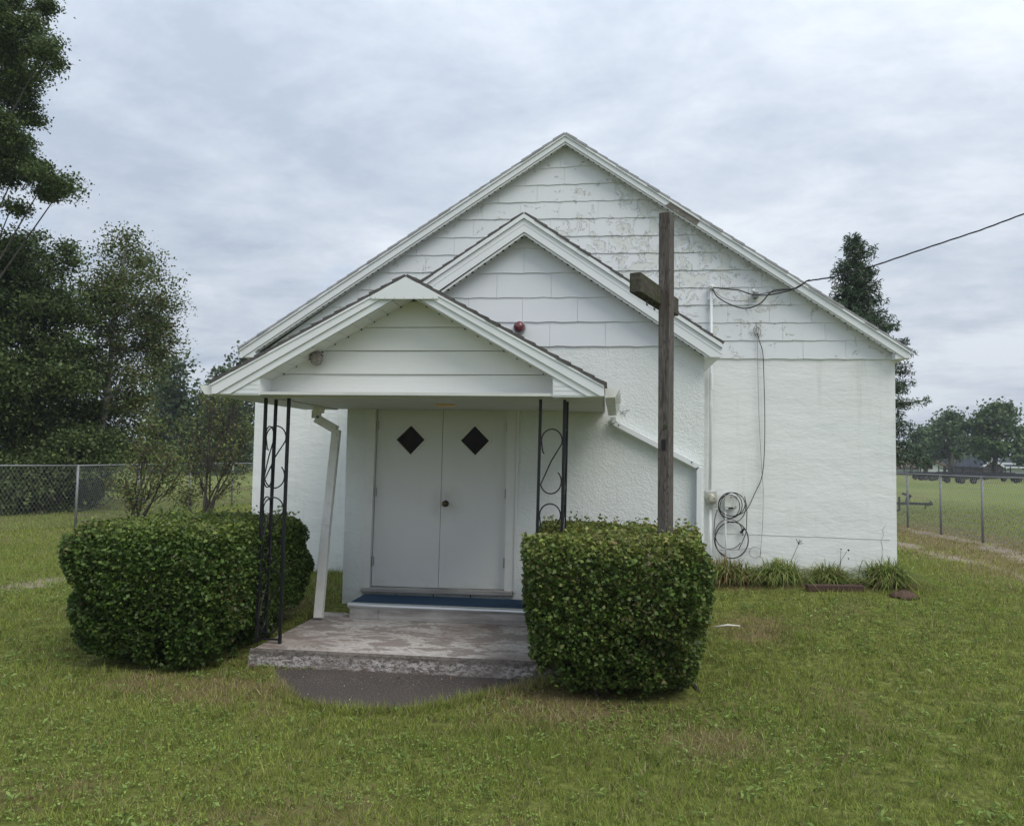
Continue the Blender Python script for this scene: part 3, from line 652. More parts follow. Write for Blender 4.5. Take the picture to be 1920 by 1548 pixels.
# --- gutters of the porch
def gutter_profile(x, z, s_): return [(x, z), (x+s_*.115, z), (x+s_*.105, z-.025), (x+s_*.08, z-.07), (x, z-.075)]
gL = P(400, 722, YPF)
pts = [V3(x, YPF+.0, z) for x, z in gutter_profile(gL.x-.005, gL.z, -1)]
pts[3:] = [V3(gL.x-.075, YPF, gL.z-.075), V3(gL.x-.005, YPF, gL.z-.078)]
MB().prism(pts, (0, YB-YPF-.25, 0)).build('gutter', M['gutter'], porch)
gR = P(1133, 728, YPF+.10)
pts = [V3(x, YPF+.10, z) for x, z in gutter_profile(gR.x+.006, gR.z, 1)]
MB().prism(pts, (.02, YB-YPF-.22, -.05)).build('gutter', M['gutter'], porch)
MB().box((gR.x+.010, YPF+.55, gR.z-.085), (gR.x+.135, YPF+.60, gR.z+.004)).build('gutter_joint', M['gutter'], porch)
# --- left downspout (leaning, loose)
def flat_pipe(pts, w, h, name, mt, parent, **k):
    q = MB()
    for a, c in zip(pts[:-1], pts[1:]): q.bar(a, c, w, h, (0, 1, 0))
    return q.build(name, M[mt], parent, bevel=.004, **k)
ds = [P(594, 769, 7.95), P(593, 784, 7.95), P(631, 806, 7.95), P(612, 985, 7.75), P(597, 1158, 7.55)]
gq = G(597, 1159); ds[-1] = V3(ds[-1].x, ds[-1].y, ds[-1].z)
dsp = flat_pipe(ds, .085, .065, 'downspout', 'gutter', ch)
MB().lathe(P(598, 767, 7.95)+V3(0, 0, -.04), (0, 0, 1), [(.055, 0), (.06, .05), (.075, .055)], 12).build('gutter_outlet', M['gutter'], dsp)
for a, c in ((P(623, 800, 7.9), 0), (P(631, 815, 7.9), 0), (P(619, 1000, 7.7), 0)):
    MB().lathe(a, (0, -1, 0), [(.006, 0), (.006, .006)], 6).build('rivet', M['steel'], dsp)
# --- right downspout on the vestibule wall
rd = [P(1150, 781, YB-.05), P(1152, 793, YB-.05), P(1298, 869, YB-.05), P(1311, 875, YB-.05), P(1309, 1130, YB-.05)]
rds = flat_pipe(rd, .058, .07, 'downspout', 'trim', ch)
for a in ((1297, 866), (1306, 879), (1160, 797)):
    MB().lathe(P(*a, YB-.084), (0, -1, 0), [(.008, 0), (.006, .008)], 6).build('rivet', M['dark_gap'], rds)

# --- doors
YD = YB+.05
def quad(a, b_, c, d, Y, dY, name, mt, parent, bevel=0, **k):
    pts = [P(*q_, YB) for q_ in (a, b_, c, d)]
    for p in pts: p.y = Y
    return MB().prism(pts, (0, dY, 0)).build(name, M[mt], parent, bevel=bevel, **k)
dmap = {}
def door(tl, tr, br, bl, win, nm):
    # slab with a real diamond hole: four quads round the diamond
    c = [P(*q_, YB) for q_ in (tl, tr, br, bl)]; w = [P(*q_, YB) for q_ in win]   # win: top,right,bottom,left
    q = MB()
    for Yk in (YD, YD+.045):
        T = [V3(p.x, Yk, p.z) for p in c]; Wn = [V3(p.x, Yk, p.z) for p in w]
        q.poly([T[0], T[1], Wn[1], Wn[0], Wn[3]]) if False else None
        q.poly([T[0], T[1], Wn[0]]); q.poly([T[1], Wn[1], Wn[0]]); q.poly([T[1], T[2], Wn[1]]); q.poly([T[2], Wn[2], Wn[1]])
        q.poly([T[2], T[3], Wn[2]]); q.poly([T[3], Wn[3], Wn[2]]); q.poly([T[3], T[0], Wn[3]]); q.poly([T[0], Wn[0], Wn[3]])
    for i in range(4):
        a, b_ = c[i], c[(i+1) % 4]; q.poly([V3(a.x, YD, a.z), V3(b_.x, YD, b_.z), V3(b_.x, YD+.045, b_.z), V3(a.x, YD+.045, a.z)])
        a, b_ = w[i], w[(i+1) % 4]; q.poly([V3(a.x, YD, a.z), V3(b_.x, YD, b_.z), V3(b_.x, YD+.045, b_.z), V3(a.x, YD+.045, a.z)])
    d = q.build('door', M['door'], ch)
    cx = sum((p for p in w), Vector())/4
    MB().prism([V3(cx.x+(p.x-cx.x)*1.02, YD+.022, cx.z+(p.z-cx.z)*1.02) for p in w], (0, .006, 0)).build('window_pane', M['glass'], d)
    for i in range(4):   # moulding round the diamond
        a, b_ = w[i], w[(i+1) % 4]; ao, bo = cx+(a-cx)*1.17, cx+(b_-cx)*1.17
        MB().prism([V3(a.x, YD-.008, a.z), V3(b_.x, YD-.008, b_.z), V3(bo.x, YD-.008, bo.z), V3(ao.x, YD-.008, ao.z)], (0, .0078, 0)).build('window_moulding', M['frame_paint'], d)
    return d
d1 = door((707, 764), (829.4, 764), (819.3, 1103), (694, 1099), ((769, 797), (794.5, 824), (767.5, 852), (741, 823.5)), 'l')
d2 = door((830.2, 764), (951, 765), (944, 1106), (820.1, 1103), ((889, 798), (916, 826), (889.5, 853.5), (862.5, 825.5)), 'r')
kb = P(834, 944, YB); kn = MB().lathe((kb.x, YD, kb.z), (0, -1, 0), [(.034, 0), (.034, .006), (.014, .012), (.014, .035), (.026, .045), (.030, .058), (.024, .070), (.01, .074)], 20)
kn.build('door_knob', M['brass'], d2, smooth=True)
for d, hs in ((d1, ((706, 797), (702, 922), (697, 1052))), (d2, ((951, 800), (947.5, 926), (944, 1056)))):
    for h_ in hs:
        p = P(*h_, YB); q = MB().lathe((p.x, YB+.03, p.z-.05), (0, 0, 1), [(.009, 0), (.009, .1)], 8); q.box((p.x-.012, YB+.035, p.z-.045), (p.x+.012, YD-.001, p.z+.045)); q.build('hinge', M['steel'], d)
# frame: jambs, head, sill
fr = quad((690, 762), (706, 763), (692.5, 1104), (677, 1104), YB-.012, .10, 'door_frame', 'frame_paint', ch)
quad((952, 764), (969, 764), (962, 1108), (945.5, 1108), YB-.012, .10, 'jamb', 'frame_paint', fr)
quad((690, 755), (973, 757), (973, 763.5), (690, 761.5), YB-.011, .10, 'head_board', 'frame_paint', fr)
quad((969.5, 764), (975, 764), (966, 1110), (962.5, 1110), YB-.022, .03, 'side_bead', 'frame_paint', fr)
quad((679, 1100), (961, 1107), (961, 1115), (679, 1107), YB-.06, .13, 'door_sill', 'grey_wood', fr, bevel=.004)
MB().box((P(708, 760, YB).x, YD+.05, .3), (P(951, 760, YB).x, YD+.06, 2.3)).build('door_void', M['dark_gap'], fr)
# joint blocks below the sill
q = MB()
for x in (742, 812, 882): p = P(x, 1114, YB); q.box((p.x-.003, YB-.004, p.z-.05), (p.x+.003, YB+.021, p.z))
q.build('riser_joint', M['dark_gap'], fr)

# --- wrought-iron columns
def column(bars, scroll_pairs, zb, zt_off=0):
    """bars: list of (top px, Ytop, bottom px, Ybottom)"""
    pts = []
    cen = None
    holder = None
    for i, (tp, yt, bp_, yb) in enumerate(bars):
        a, c = P(*tp, yt), P(*bp_, yb); a.z = zc-.001; c.z = zs
        pts.append((a, c))
    holder = MB()
    for a, c in pts[:1]: holder.bar(a, c, .024, .024, (0, 1, 0))
    h = holder.build('porch_column', M['iron'], ch)
    for a, c in pts[1:]: MB().bar(a, c, .024, .024, (0, 1, 0)).build('bar', M['iron'], h)
    for (i, j) in scroll_pairs:
        (a0, c0), (a1, c1) = pts[i], pts[j]
        def at(u, t):   # u across 0..1, t down 0..1
            l_, r_ = a0.lerp(c0, t), a1.lerp(c1, t); return l_.lerp(r_, u)
        H = (a0-c0).length; wdt = (a1-a0).length
        t0 = .115
        unit = .285*1.0
        for k in range(3):
            ts = t0+k*unit*1.03
            line = []
            # an S scroll: hook at the top, diagonal, hook at the bottom
            ry = wdt/H*.5
            for s_ in range(19):
                th_ = PI*(1.25-1.35*s_/18*1.0)
                line.append(at(.5+.43*math.cos(th_+.0), ts+ry-ry*.95*math.sin(th_)+ (.02 if s_ < 2 else 0)))
            # down the diagonal to the other side then a bottom curl
            line2 = [line[-1]]
            tb = ts+unit*.80
            for s_ in range(1, 20):
                th_ = -PI*(.02)-PI*1.25*s_/19
                line2.append(at(.5+.43*math.cos(PI-th_*-1.0) if False else .5-.43*math.cos(th_*1.0), tb-ry*.4+ry*1.0*math.sin(-th_)))
            # mirror so that the diagonal crosses the panel
            MB().tube(line, .006, 5).build('scroll', M['iron'], h)
            MB().tube([line[-1], at(.5, (ts+ry+tb)/2-.01)]+line2[1:], .006, 5).build('scroll', M['iron'], h)
    a, c = pts[0][1], pts[1][1]
    MB().bar(V3(a.x, a.y, zs+.035), V3(c.x, c.y, zs+.035), .02, .012).build('foot_bar', M['iron'], h)
    return h
YC = 6.55
colA = column([((499, 745), YC+.02, (480, 1222), YC), ((542, 745), YC+.02, (524, 1221), YC), ((518, 745), YC+.22, (497, 1209), YC+.20)], [(0, 1), (0, 2)], 0)
colB = column([((1014, 748), YC+.02, (1001, 1240), YC), ((1059, 748), YC+.02, (1048, 1240), YC), ((1064, 748), YC+.22, (1053, 1228), YC+.20)], [(0, 1), (1, 2)], 0)

# ------------------------------------------------------------------ entry step
a = P(652, 1137, YB-.62); c = P(1005, 1146, YB-.62); a.z = c.z
s0, s1 = a.x, c.x; sy = YB-.62; szt = .305
st = thing('entry_step', 'wooden entry step with dark blue carpet and a rounded metal nosing below the double doors', 'step', ((s0+s1)/2, sy+.3, zs))
MB().box((s0+.012, sy+.02, zs+.001), (s1-.012, sy+.045, szt-.028)).build('riser_board', M['grey_wood'], st, bevel=.002)
MB().box((s0+.016, sy+.05, zs+.002), (s1-.016, YB-.065, szt-.03)).build('step_body', M['grey_wood'], st)
MB().box((s0, sy+.012, szt-.027), (s1, YB-.064, szt)).build('carpet', M['carpet'], st)
q = MB(); prof = []
for k in range(9):
    t = PI/2+PI*k/8*1.0; prof.append((sy+.014+.022*math.cos(t), szt-.018+.022*math.sin(t)))
prof = [(sy+.05, szt+.004)]+prof+[(sy+.019, szt-.05), (sy+.019, szt-.03)]
q.prism([V3(s0-.004, y_, z_) for y_, z_ in prof], (s1-s0+.008, 0, 0)); q.build('nosing', M['aluminium'], st, smooth=False)
MB().box((s0+.3, sy+.0185, zs+.002), (s0+.303, sy+.0205, szt-.03)).build('board_joint', M['dark_gap'], st)

# ------------------------------------------------------------------ things on the walls
p = P(975, 615, YB)
t = thing('wall_lamp', 'small round dark red glass lamp on the vestibule gable above the porch roof', 'lamp', (p.x, YB-.03, p.z))
MB().lathe((p.x, YB-.027, p.z), (0, -1, 0), [(.066, 0), (.066, .02), (.060, .03)], 24).build('collar', M['steel'], t, smooth=False)
prof = [(.056, .03)]+[(.060*math.cos(k*PI/16), .045+.062*math.sin(k*PI/16)) for k in range(0, 8)]+[(.004, .107)]
MB().lathe((p.x, YB-.027, p.z), (0, -1, 0), prof, 24).build('dome', M['red_glass'], t, smooth=True)
p = P(593, 671, YP-.09)
me = MB(); seg = 14
prof = [(.003, -.062)]+[(.056*math.cos(a_)*(1+.09*math.sin(5*a_)), .062*math.sin(a_)) for a_ in np.linspace(-1.35, 1.35, 14)]+[(.003, .062)]
me.lathe(p, (0, 0, 1), prof, 18); mm_ = me.mesh('nest', True)
for v in mm_.vertices: 
    v.co += Vector((random.uniform(-1, 1), random.uniform(-1, 1), random.uniform(-1, 1)))*.003
link('wasp_nest', mm_, M['nest'], base=p, label='grey papery wasp nest hanging under the left rake of the porch', cat='wasp nest')

# service mast, meter
p = P(1334, 535, YM-.06)
t = thing('service_mast', 'white painted electrical conduit running up the wall to a weatherhead beside the cables', 'conduit', (p.x, YM-.06, .3))
MB().tube([P(1334, 540, YM-.06), P(1333, 700, YM-.06), P(1331, 925, YM-.06)], .018, 10).build('pipe', M['trim'], t, smooth=True)
MB().tube([P(1334, 700, YM-.06), P(1334, 730, YM-.06)], .022, 10).build('coupling', M['trim'], t)
MB().tube([P(1332.5, 755, YM-.06), P(1332.5, 763, YM-.06)], .023, 10).build('coupling', M['trim'], t)
MB().lathe(P(1334, 541, YM-.06), (0, -.3, 1), [(.028, -.02), (.036, 0), (.036, .03), (.015, .05)], 12).build('weatherhead', M['white_box'], t, smooth=True)
for yy in (561, 660): 
    a = P(1334, yy, YM-.03); MB().box((a.x-.045, YM-.064, a.z-.006), (a.x+.045, YM-.026, a.z+.006)).build('strap', M['trim'], t)
a, c = P(1322, 919, YM-.1), P(1344, 951, YM-.1)
t = thing('electric_meter', 'grey electric meter with round glass dial mounted on the wall below the conduit', 'electric meter', ((a.x+c.x)/2, YM-.08, c.z))
MB().box((a.x, YM-.11, c.z), (c.x, YM-.03, a.z)).build('meter_box', M['meter_grey'], t, bevel=.008)
mc = P(1332.5, 934, YM-.11)
MB().lathe(mc, (0, -1, 0), [(.074, 0), (.078, .01), (.074, .02), (.070, .02)], 24).build('meter_ring', M['steel'], t)
MB().lathe(mc+V3(0, -.018, 0), (0, -1, 0), [(.068, 0), (.066, .03), (.055, .05), (.02, .058)], 24).build('meter_dial', M['meter_face'], t, smooth=True)
q = MB(); q.box((mc.x-.035, YM-.185, mc.z-.004), (mc.x+.035, YM-.165, mc.z+.010)); q.build('register', M['dark_gap'], t)
MB().tube([P(1332, 951, YM-.06), P(1332, 1080, YM-.06)], .016, 10).build('lower_pipe', M['trim'], t, smooth=True)
a, c = P(1357, 928, YM-.03), P(1381, 951, YM-.03)
t = thing('phone_box', 'small white stained utility box on the wall inside the coil of black cable', 'utility box', ((a.x+c.x)/2, YM-.03, c.z))
MB().box((a.x, YM-.09, c.z), (c.x, YM-.027, a.z)).build('box_cover', M['white_box'], t, bevel=.006)
MB().box((a.x+.01, YM-.085, c.z-.022), (a.x+.045, YM-.03, c.z-.002)).build('foot_tab', M['white_box'], t)
MB().box((c.x-.045, YM-.085, c.z-.022), (c.x-.01, YM-.03, c.z-.002)).build('foot_tab', M['white_box'], t)
MB().box((a.x+.05, YM-.08, c.z-.016), (c.x-.05, YM-.03, c.z-.002)).build('plug', M['dark_gap'], t)
MB().tube([P(1360, 952, YM-.05), P(1361, 1060, YM-.05)], .012, 8).build('drop_pipe', M['trim'], t, smooth=True)
# cable coils
def pxline(pts, Y, r, q, wob=0):
    # smooth through px points with Catmull-Rom
    pp = [P(x, y, Y-random.uniform(0, wob)) for x, y in pts]; outp = []
    for i in range(len(pp)-1):
        p0, p1, p2, p3 = pp[max(i-1, 0)], pp[i], pp[i+1], pp[min(i+2, len(pp)-1)]
        for k in range(6):
            u = k/6; outp.append(.5*((2*p1)+(-p0+p2)*u+(2*p0-5*p1+4*p2-p3)*u*u+(-p0+3*p1-3*p2+p3)*u**3))
    outp.append(pp[-1]); q.tube(outp, r, 5)
def ell(cx, cy, rx, ry, a0, a1, n=18): return [(cx+rx*math.cos(a0+(a1-a0)*i/n), cy+ry*math.sin(a0+(a1-a0)*i/n)) for i in range(n+1)]
t = thing('cable_coil', 'loops of black cable hung on the wall beside the electric meter', 'cable', P(1370, 985, YM-.05))
q = MB()
pxline(ell(1369.5, 947, 22, 24, 0, 2*PI), YM-.10, .0055, q, .02); pxline(ell(1372, 945, 25, 22, .3, 2*PI+.3), YM-.11, .0055, q, .02)
pxline(ell(1367, 949, 20, 22, .8, 2*PI+1.2), YM-.12, .0055, q, .02); pxline(ell(1374, 951, 24, 28, -.5, 2*PI-.8), YM-.10, .005, q, .02)
q.build('upper_coil', M['black_cable'], t, smooth=True)
q = MB(); pxline(ell(1372, 1012, 31, 34, 0, 2*PI, 24), YM-.04, .007, q, .01); pxline(ell(1367, 1001, 26, 28, .6, 2*PI+.1, 24), YM-.045, .005, q, .01)
pxline([(1345, 955), (1340, 975), (1339, 1010), (1345, 1030), (1362, 1043)], YM-.05, .005, q, .01)
pxline([(1396, 930), (1400, 950), (1400, 975), (1398, 1000), (1385, 1030)], YM-.05, .005, q, .01)
q.build('lower_coil', M['black_cable'], t, smooth=True)
MB().tube([P(1395, 991, YM-.06), P(1388.5, 999, YM-.06)], .014, 8).build('plug_end', M['rubber'], t)
q = MB(); pxline([(1420, 625), (1424, 640), (1430, 660), (1432, 700), (1434, 780), (1433, 850), (1428, 895), (1415, 925), (1400, 955), (1385, 965)], YM-.04, .0048, q, .004)
q.build('lead_cable', M['black_cable'], t, smooth=True)
t = thing('grey_cable', 'thin grey cable drooping from a small coil high on the main gable down the wall', 'cable', P(1425, 800, YM-.03))
q = MB(); pxline(ell(1418, 620, 5, 9, 0, 2*PI), YM-.04, .004, q); pxline(ell(1421, 622, 5.5, 8, 1, 2*PI+1), YM-.045, .004, q); q.build('small_coil', M['grey_cable'], t, smooth=True)
q = MB(); pxline([(1418, 608), (1420, 640), (1421, 700), (1424, 800), (1429, 890), (1431, 920), (1430, 980), (1427, 1020), (1425, 1045)], YM-.035, .0035, q); q.build('strand', M['grey_cable'], t, smooth=True)
q = MB(); pxline(ell(1416, 1035, 11, 10, .2, 2*PI+.2), YM-.035, .0035, q); pxline([(1345, 1031), (1370, 1031), (1405, 1028), (1416, 1024)], YM-.035, .003, q); q.build('ground_coil', M['grey_cable'], t, smooth=True)
# service drop
t = thing('service_cable', 'black overhead power cable looping from the weatherhead past the roof edge to the right', 'power cable', P(1415, 553, YM-.1))
anch = P(1417, 553, YM-.07); whd = P(1334, 538, YM-.08)
def line3(pts, r, name, mt, par):
    outp = []
    for i in range(len(pts)-1):
        p0, p1, p2, p3 = pts[max(i-1, 0)], pts[i], pts[i+1], pts[min(i+2, len(pts)-1)]
        for k in range(8):
            u = k/8; outp.append(.5*((2*p1)+(-p0+p2)*u+(2*p0-5*p1+4*p2-p3)*u*u+(-p0+3*p1-3*p2+p3)*u**3))
    outp.append(pts[-1]); return MB().tube(outp, r, 6).build(name, M[mt], par, smooth=True)
YO = 9.35
far_end = P(1985, 370, 8.2)
top1 = P(1512, 527, YO)
line3([whd, P(1352, 541, YM-.12), P(1385, 544, YM-.15), P(1410, 552, YM-.12), P(1440, 553, YM-.18), P(1475, 546, 9.5), P(1495, 538, YO), top1], .0075, 'line_wire', 'black_cable', t)
line3([whd, P(1345, 556, YM-.12), P(1370, 571, YM-.15), P(1398, 578, YM-.15), P(1425, 569, YM-.2), P(1445, 548, 9.6), P(1460, 543, 9.5), P(1490, 541, YO), P(1505, 533, YO), top1], .0075, 'line_wire', 'black_cable', t)
line3([whd, P(1350, 555, YM-.1), P(1375, 564, YM-.1), P(1405, 562, YM-.1), anch], .0045, 'line_wire', 'grey_cable', t)
line3([anch, P(1445, 548, YM-.2), P(1490, 540, YO), P(1510, 528, YO), P(1518, 524, YO)], .005, 'neutral_wire', 'black_cable', t)
mids = [(1512, 527), (1560, 520), (1640, 498), (1740, 464), (1840, 431), (1920, 401), (2050, 345), (2400, 170)]
ml = [P(x, y, YO-(i*.12)) for i, (x, y) in enumerate(mids)]
tw = []
for i in range(len(ml)-1):
    for k in range(10):
        u = k/10; tw.append(ml[i].lerp(ml[i+1], u))
for ph in (0, 2.1, 4.2):
    MB().tube([p_+V3(0, math.cos(i*.6+ph)*.005, math.sin(i*.6+ph)*.0055) for i, p_ in enumerate(tw)], .0042, 5).build('twisted_wire', M['black_cable'], t, smooth=True)
q = MB(); q.box((anch.x-.03, YM-.09, anch.z-.03), (anch.x+.03, YM-.024, anch.z+.03)); q.build('anchor_bracket', M['galv'], t)
MB().lathe(anch+V3(-.03, -.02, .03), (0, 0, 1), [(.018, 0), (.024, .015), (.018, .03), (.008, .04)], 10).build('insulator', M['white_box'], t)

# ------------------------------------------------------------------ wooden cross
YX = 6.55
pb, pt = P(1248, 1015, YX), P(1250, 402, YX)
arm_n, arm_f = P(1191, 528, 6.0), P(1263, 578, 7.03)
ad_ = (arm_f-arm_n); ad_.z *= .3; axis = Vector((ad_.x, ad_.y, 0)).normalized(); nrm = Vector((axis.y, -axis.x, 0))
cx = thing('wooden_cross', 'tall weathered wooden cross rising out of the right-hand hedge', 'cross', (pb.x, pb.y, 0))
bot = pb+(pb-pt)/(pb.z-pt.z)*(-(pb.z-(-.2)))*-1 if False else V3(pb.x, pb.y, -.2)
def post(a, b_, w, h, name, mt, bv=.004):
    d = (b_-a).normalized()
    q = MB(); q.prism([a+axis*w/2+nrm*h/2, a-axis*w/2+nrm*h/2, a-axis*w/2-nrm*h/2, a+axis*w/2-nrm*h/2], b_-a)
    return q.build(name, M[mt], cx, bevel=bv)
# the post's narrow face looks back along the arm
pm = post(bot, pt, .135, .092, 'upright', 'cross_wood')
armc = (arm_n+arm_f)/2
za = (arm_n.z+arm_f.z)/2
an, af = V3(arm_n.x, arm_n.y, za), V3(arm_f.x, arm_f.y, za)
sl_ = .0
MB().prism([an+nrm*.045+V3(0, 0, .076), an-nrm*.045+V3(0, 0, .076), an-nrm*.045-V3(0, 0, .076), an+nrm*.045-V3(0, 0, .076)], af-an).build('crossbar', M['mossy_wood'], cx, bevel=.006)
q = MB()
for s_ in (.24, .44):
    e_ = an+axis*s_+V3(0, 0, -.076)+nrm*.02
    q.tube([e_+V3(0, 0, .01), e_+V3(0, 0, -.02)], .004, 6)
    q.tube([e_+V3(0, 0, -.04)+axis*.018*math.cos(k*.55)+V3(0, 0, .018*math.sin(k*.55)) for k in range(12)], .004, 6)
q.build('eye_hook', M['iron'], cx, smooth=True)
fc = V3(pb.x, pb.y, P(1245, 832, YX).z)-axis*.069
MB().bar(fc+V3(0, 0, .035), fc-V3(0, 0, .05), .03, .012, axis).build('latch_plate', M['iron'], cx)
MB().lathe(V3(pb.x, pb.y, P(1240, 800, YX).z)-axis*.067+nrm*.01, -axis, [(.022, 0), (.018, .004)], 12).build('knot', M['mossy_wood'], cx)

# ------------------------------------------------------------------ foliage builders
def palette(n, cols, jit=.25):
    c = np.array(cols, float)[rng.integers(0, len(cols), n)]
    return np.clip(c*(1+rng.normal(0, jit, (n, 1))), .004, 1)
def leaf_mesh(name, C, size, cols, asp=.62, upb=.5, jit=.22, droop=0):
    """one kite-shaped folded leaf per centre"""
    n = len(C); sz = size*rng.uniform(.6, 1.35, n)
    nrmv = rng.normal(0, 1, (n, 3)); nrmv[:, 2] = np.abs(nrmv[:, 2])+upb; nrmv /= np.linalg.norm(nrmv, axis=1)[:, None]
    t = rng.normal(0, 1, (n, 3)); t[:, 2] -= droop; t -= nrmv*(t*nrmv).sum(1)[:, None]; t /= np.linalg.norm(t, axis=1)[:, None]
    s = np.cross(nrmv, t)
    a = C-t*sz[:, None]*.5; b_ = C+t*sz[:, None]*.5; mid = C-t*sz[:, None]*.08
    l_ = mid+s*sz[:, None]*asp*.5+nrmv*sz[:, None]*.12; r_ = mid-s*sz[:, None]*asp*.5+nrmv*sz[:, None]*.12
    V = np.stack([a, r_, b_, l_], 1).reshape(-1, 3); FV = np.arange(4*n).reshape(-1, 4)
    col = np.repeat(palette(n, cols, jit), 4, 0)
    return fast_mesh(name, V, FV, 4, col)

GREEN = [(.075, .13, .022), (.10, .165, .032), (.056, .10, .02), (.14, .195, .042), (.085, .135, .036)]
def hedge(name, label, base, fn, n, cols, leafsz, twigs):
    C = fn(n); o = thing(name, label, 'hedge', base)
    m_ = leaf_mesh('leaves', C, leafsz, cols, .72, .35, .25)
    # new growth on top is yellower, with weathered brown leaves here and there
    A_ = np.empty(len(m_.vertices)*4, np.float32); m_.attributes['Col'].data.foreach_get('color', A_); A_ = A_.reshape(-1, 4)
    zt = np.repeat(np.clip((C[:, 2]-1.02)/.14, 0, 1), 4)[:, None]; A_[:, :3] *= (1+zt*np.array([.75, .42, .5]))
    pn = fbm(C[:, 0]*4+9, C[:, 1]*4+C[:, 2]*3); brn = np.repeat((pn > .60) & (rng.random(len(C)) < .16), 4); A_[brn, :3] = A_[brn, :3]*.4+np.array([.10, .065, .04])
    m_.attributes['Col'].data.foreach_set('color', A_.ravel())
    lo = link('leaves', m_, M['leaf'], o); lo['kind'] = 'stuff'
    q = MB()
    for k in range(twigs):
        e_ = C[rng.integers(0, n)]; b0 = Vector(base)+Vector((rng.normal(0, .25), rng.normal(0, .35), .0))
        e_ = b0.lerp(Vector(e_), .86); mid = b0.lerp(e_, .5)+Vector((rng.normal(0, .06), rng.normal(0, .06), -.05))
        q.tube([b0, b0.lerp(mid, .5), mid, mid.lerp(e_, .6), e_], [.014, .011, .008, .005, .003], 4)
    lo = q.build('branches', M['bark'], o); lo['kind'] = 'stuff'
    return o
def shell_points(n, sx, sy, sz, p, centre, under=.16, topfn=None, seed=0):
    """points in a superellipsoid box shell, denser at the surface, undercut at the bottom, lumpy"""
    pts = []
    got = 0
    while got < n:
        u = rng.uniform(-1, 1, (n*3, 3)); r = (np.abs(u)**p).sum(1)**(1/p)
        lump = 1+.17*(fbm((u[:, 0]*sx+seed)*2.3+u[:, 2]*1.7, (u[:, 1]*sy)*2.3-u[:, 2]*1.3+seed)-.5)*2
        dlt = 1-r/lump
        keep = (dlt > -0.02) & (rng.random(len(u)) < np.maximum(np.exp(-np.clip(dlt, 0, 1)/.10), .05))
        # gaps low down
        low = u[:, 2] < -.55
        keep &= ~(low & (fbm(u[:, 0]*4+seed, u[:, 1]*4+u[:, 2]*2+5) > .44+.25*(u[:, 2]+1)))
        keep &= ~((fbm(u[:, 0]*5+seed+u[:, 2]*4, u[:, 1]*5-u[:, 2]*3) < .30) & (rng.random(len(u)) < .7))
        u = u[keep]
        nar = 1-under*np.clip(.25-u[:, 2], 0, 1.25)**1.6*.75
        q_ = np.stack([centre[0]+u[:, 0]*sx*nar, centre[1]+u[:, 1]*sy*nar, centre[2]+u[:, 2]*sz], 1)
        pts.append(q_); got += len(q_)
    q_ = np.concatenate(pts)[:n]
    # shoots sticking out of the top
    k = int(n*.02); idx = rng.integers(0, n, k); top = q_[idx]; sel = top[:, 2] > centre[2]+sz*.8
    st_ = top[sel]; ext = []
    for s_ in range(4): ext.append(st_+np.stack([rng.normal(0, .012, len(st_)), rng.normal(0, .012, len(st_)), (.012+.017*s_)*rng.uniform(.5, 1.6, len(st_))], 1))
    return np.concatenate([q_]+ext)[:n+4*len(st_)]
def rh(n):
    a = shell_points(int(n*.94), .695, 1.12, .575, 6.0, (.035, 6.77, .60), .18, seed=3)
    b_ = shell_points(n-int(n*.94), .34, .28, .20, 2.4, (.10, 6.12, .26), .05, seed=9)
    return np.concatenate([a, b_])
R_lo = P(1010, 1100, 5.9).x
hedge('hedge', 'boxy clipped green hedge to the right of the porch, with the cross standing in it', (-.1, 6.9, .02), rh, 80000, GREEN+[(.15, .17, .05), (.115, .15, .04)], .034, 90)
def lh(n):
    a = shell_points(int(n*.93), .72, 1.04, .56, 6.0, (-3.68, 6.88, .595), .17, seed=21)
    b_ = shell_points(n-int(n*.93), .40, .28, .22, 2.4, (-3.95, 6.28, .27), .05, seed=33)
    return np.concatenate([a, b_])
hedge('hedge', 'wide clipped dark green hedge to the left of the porch, behind the iron column', (-3.75, 7.2, .04), lh, 86000, [(c[0]*.85, c[1]*.88, c[2]*.9) for c in GREEN], .034, 90)

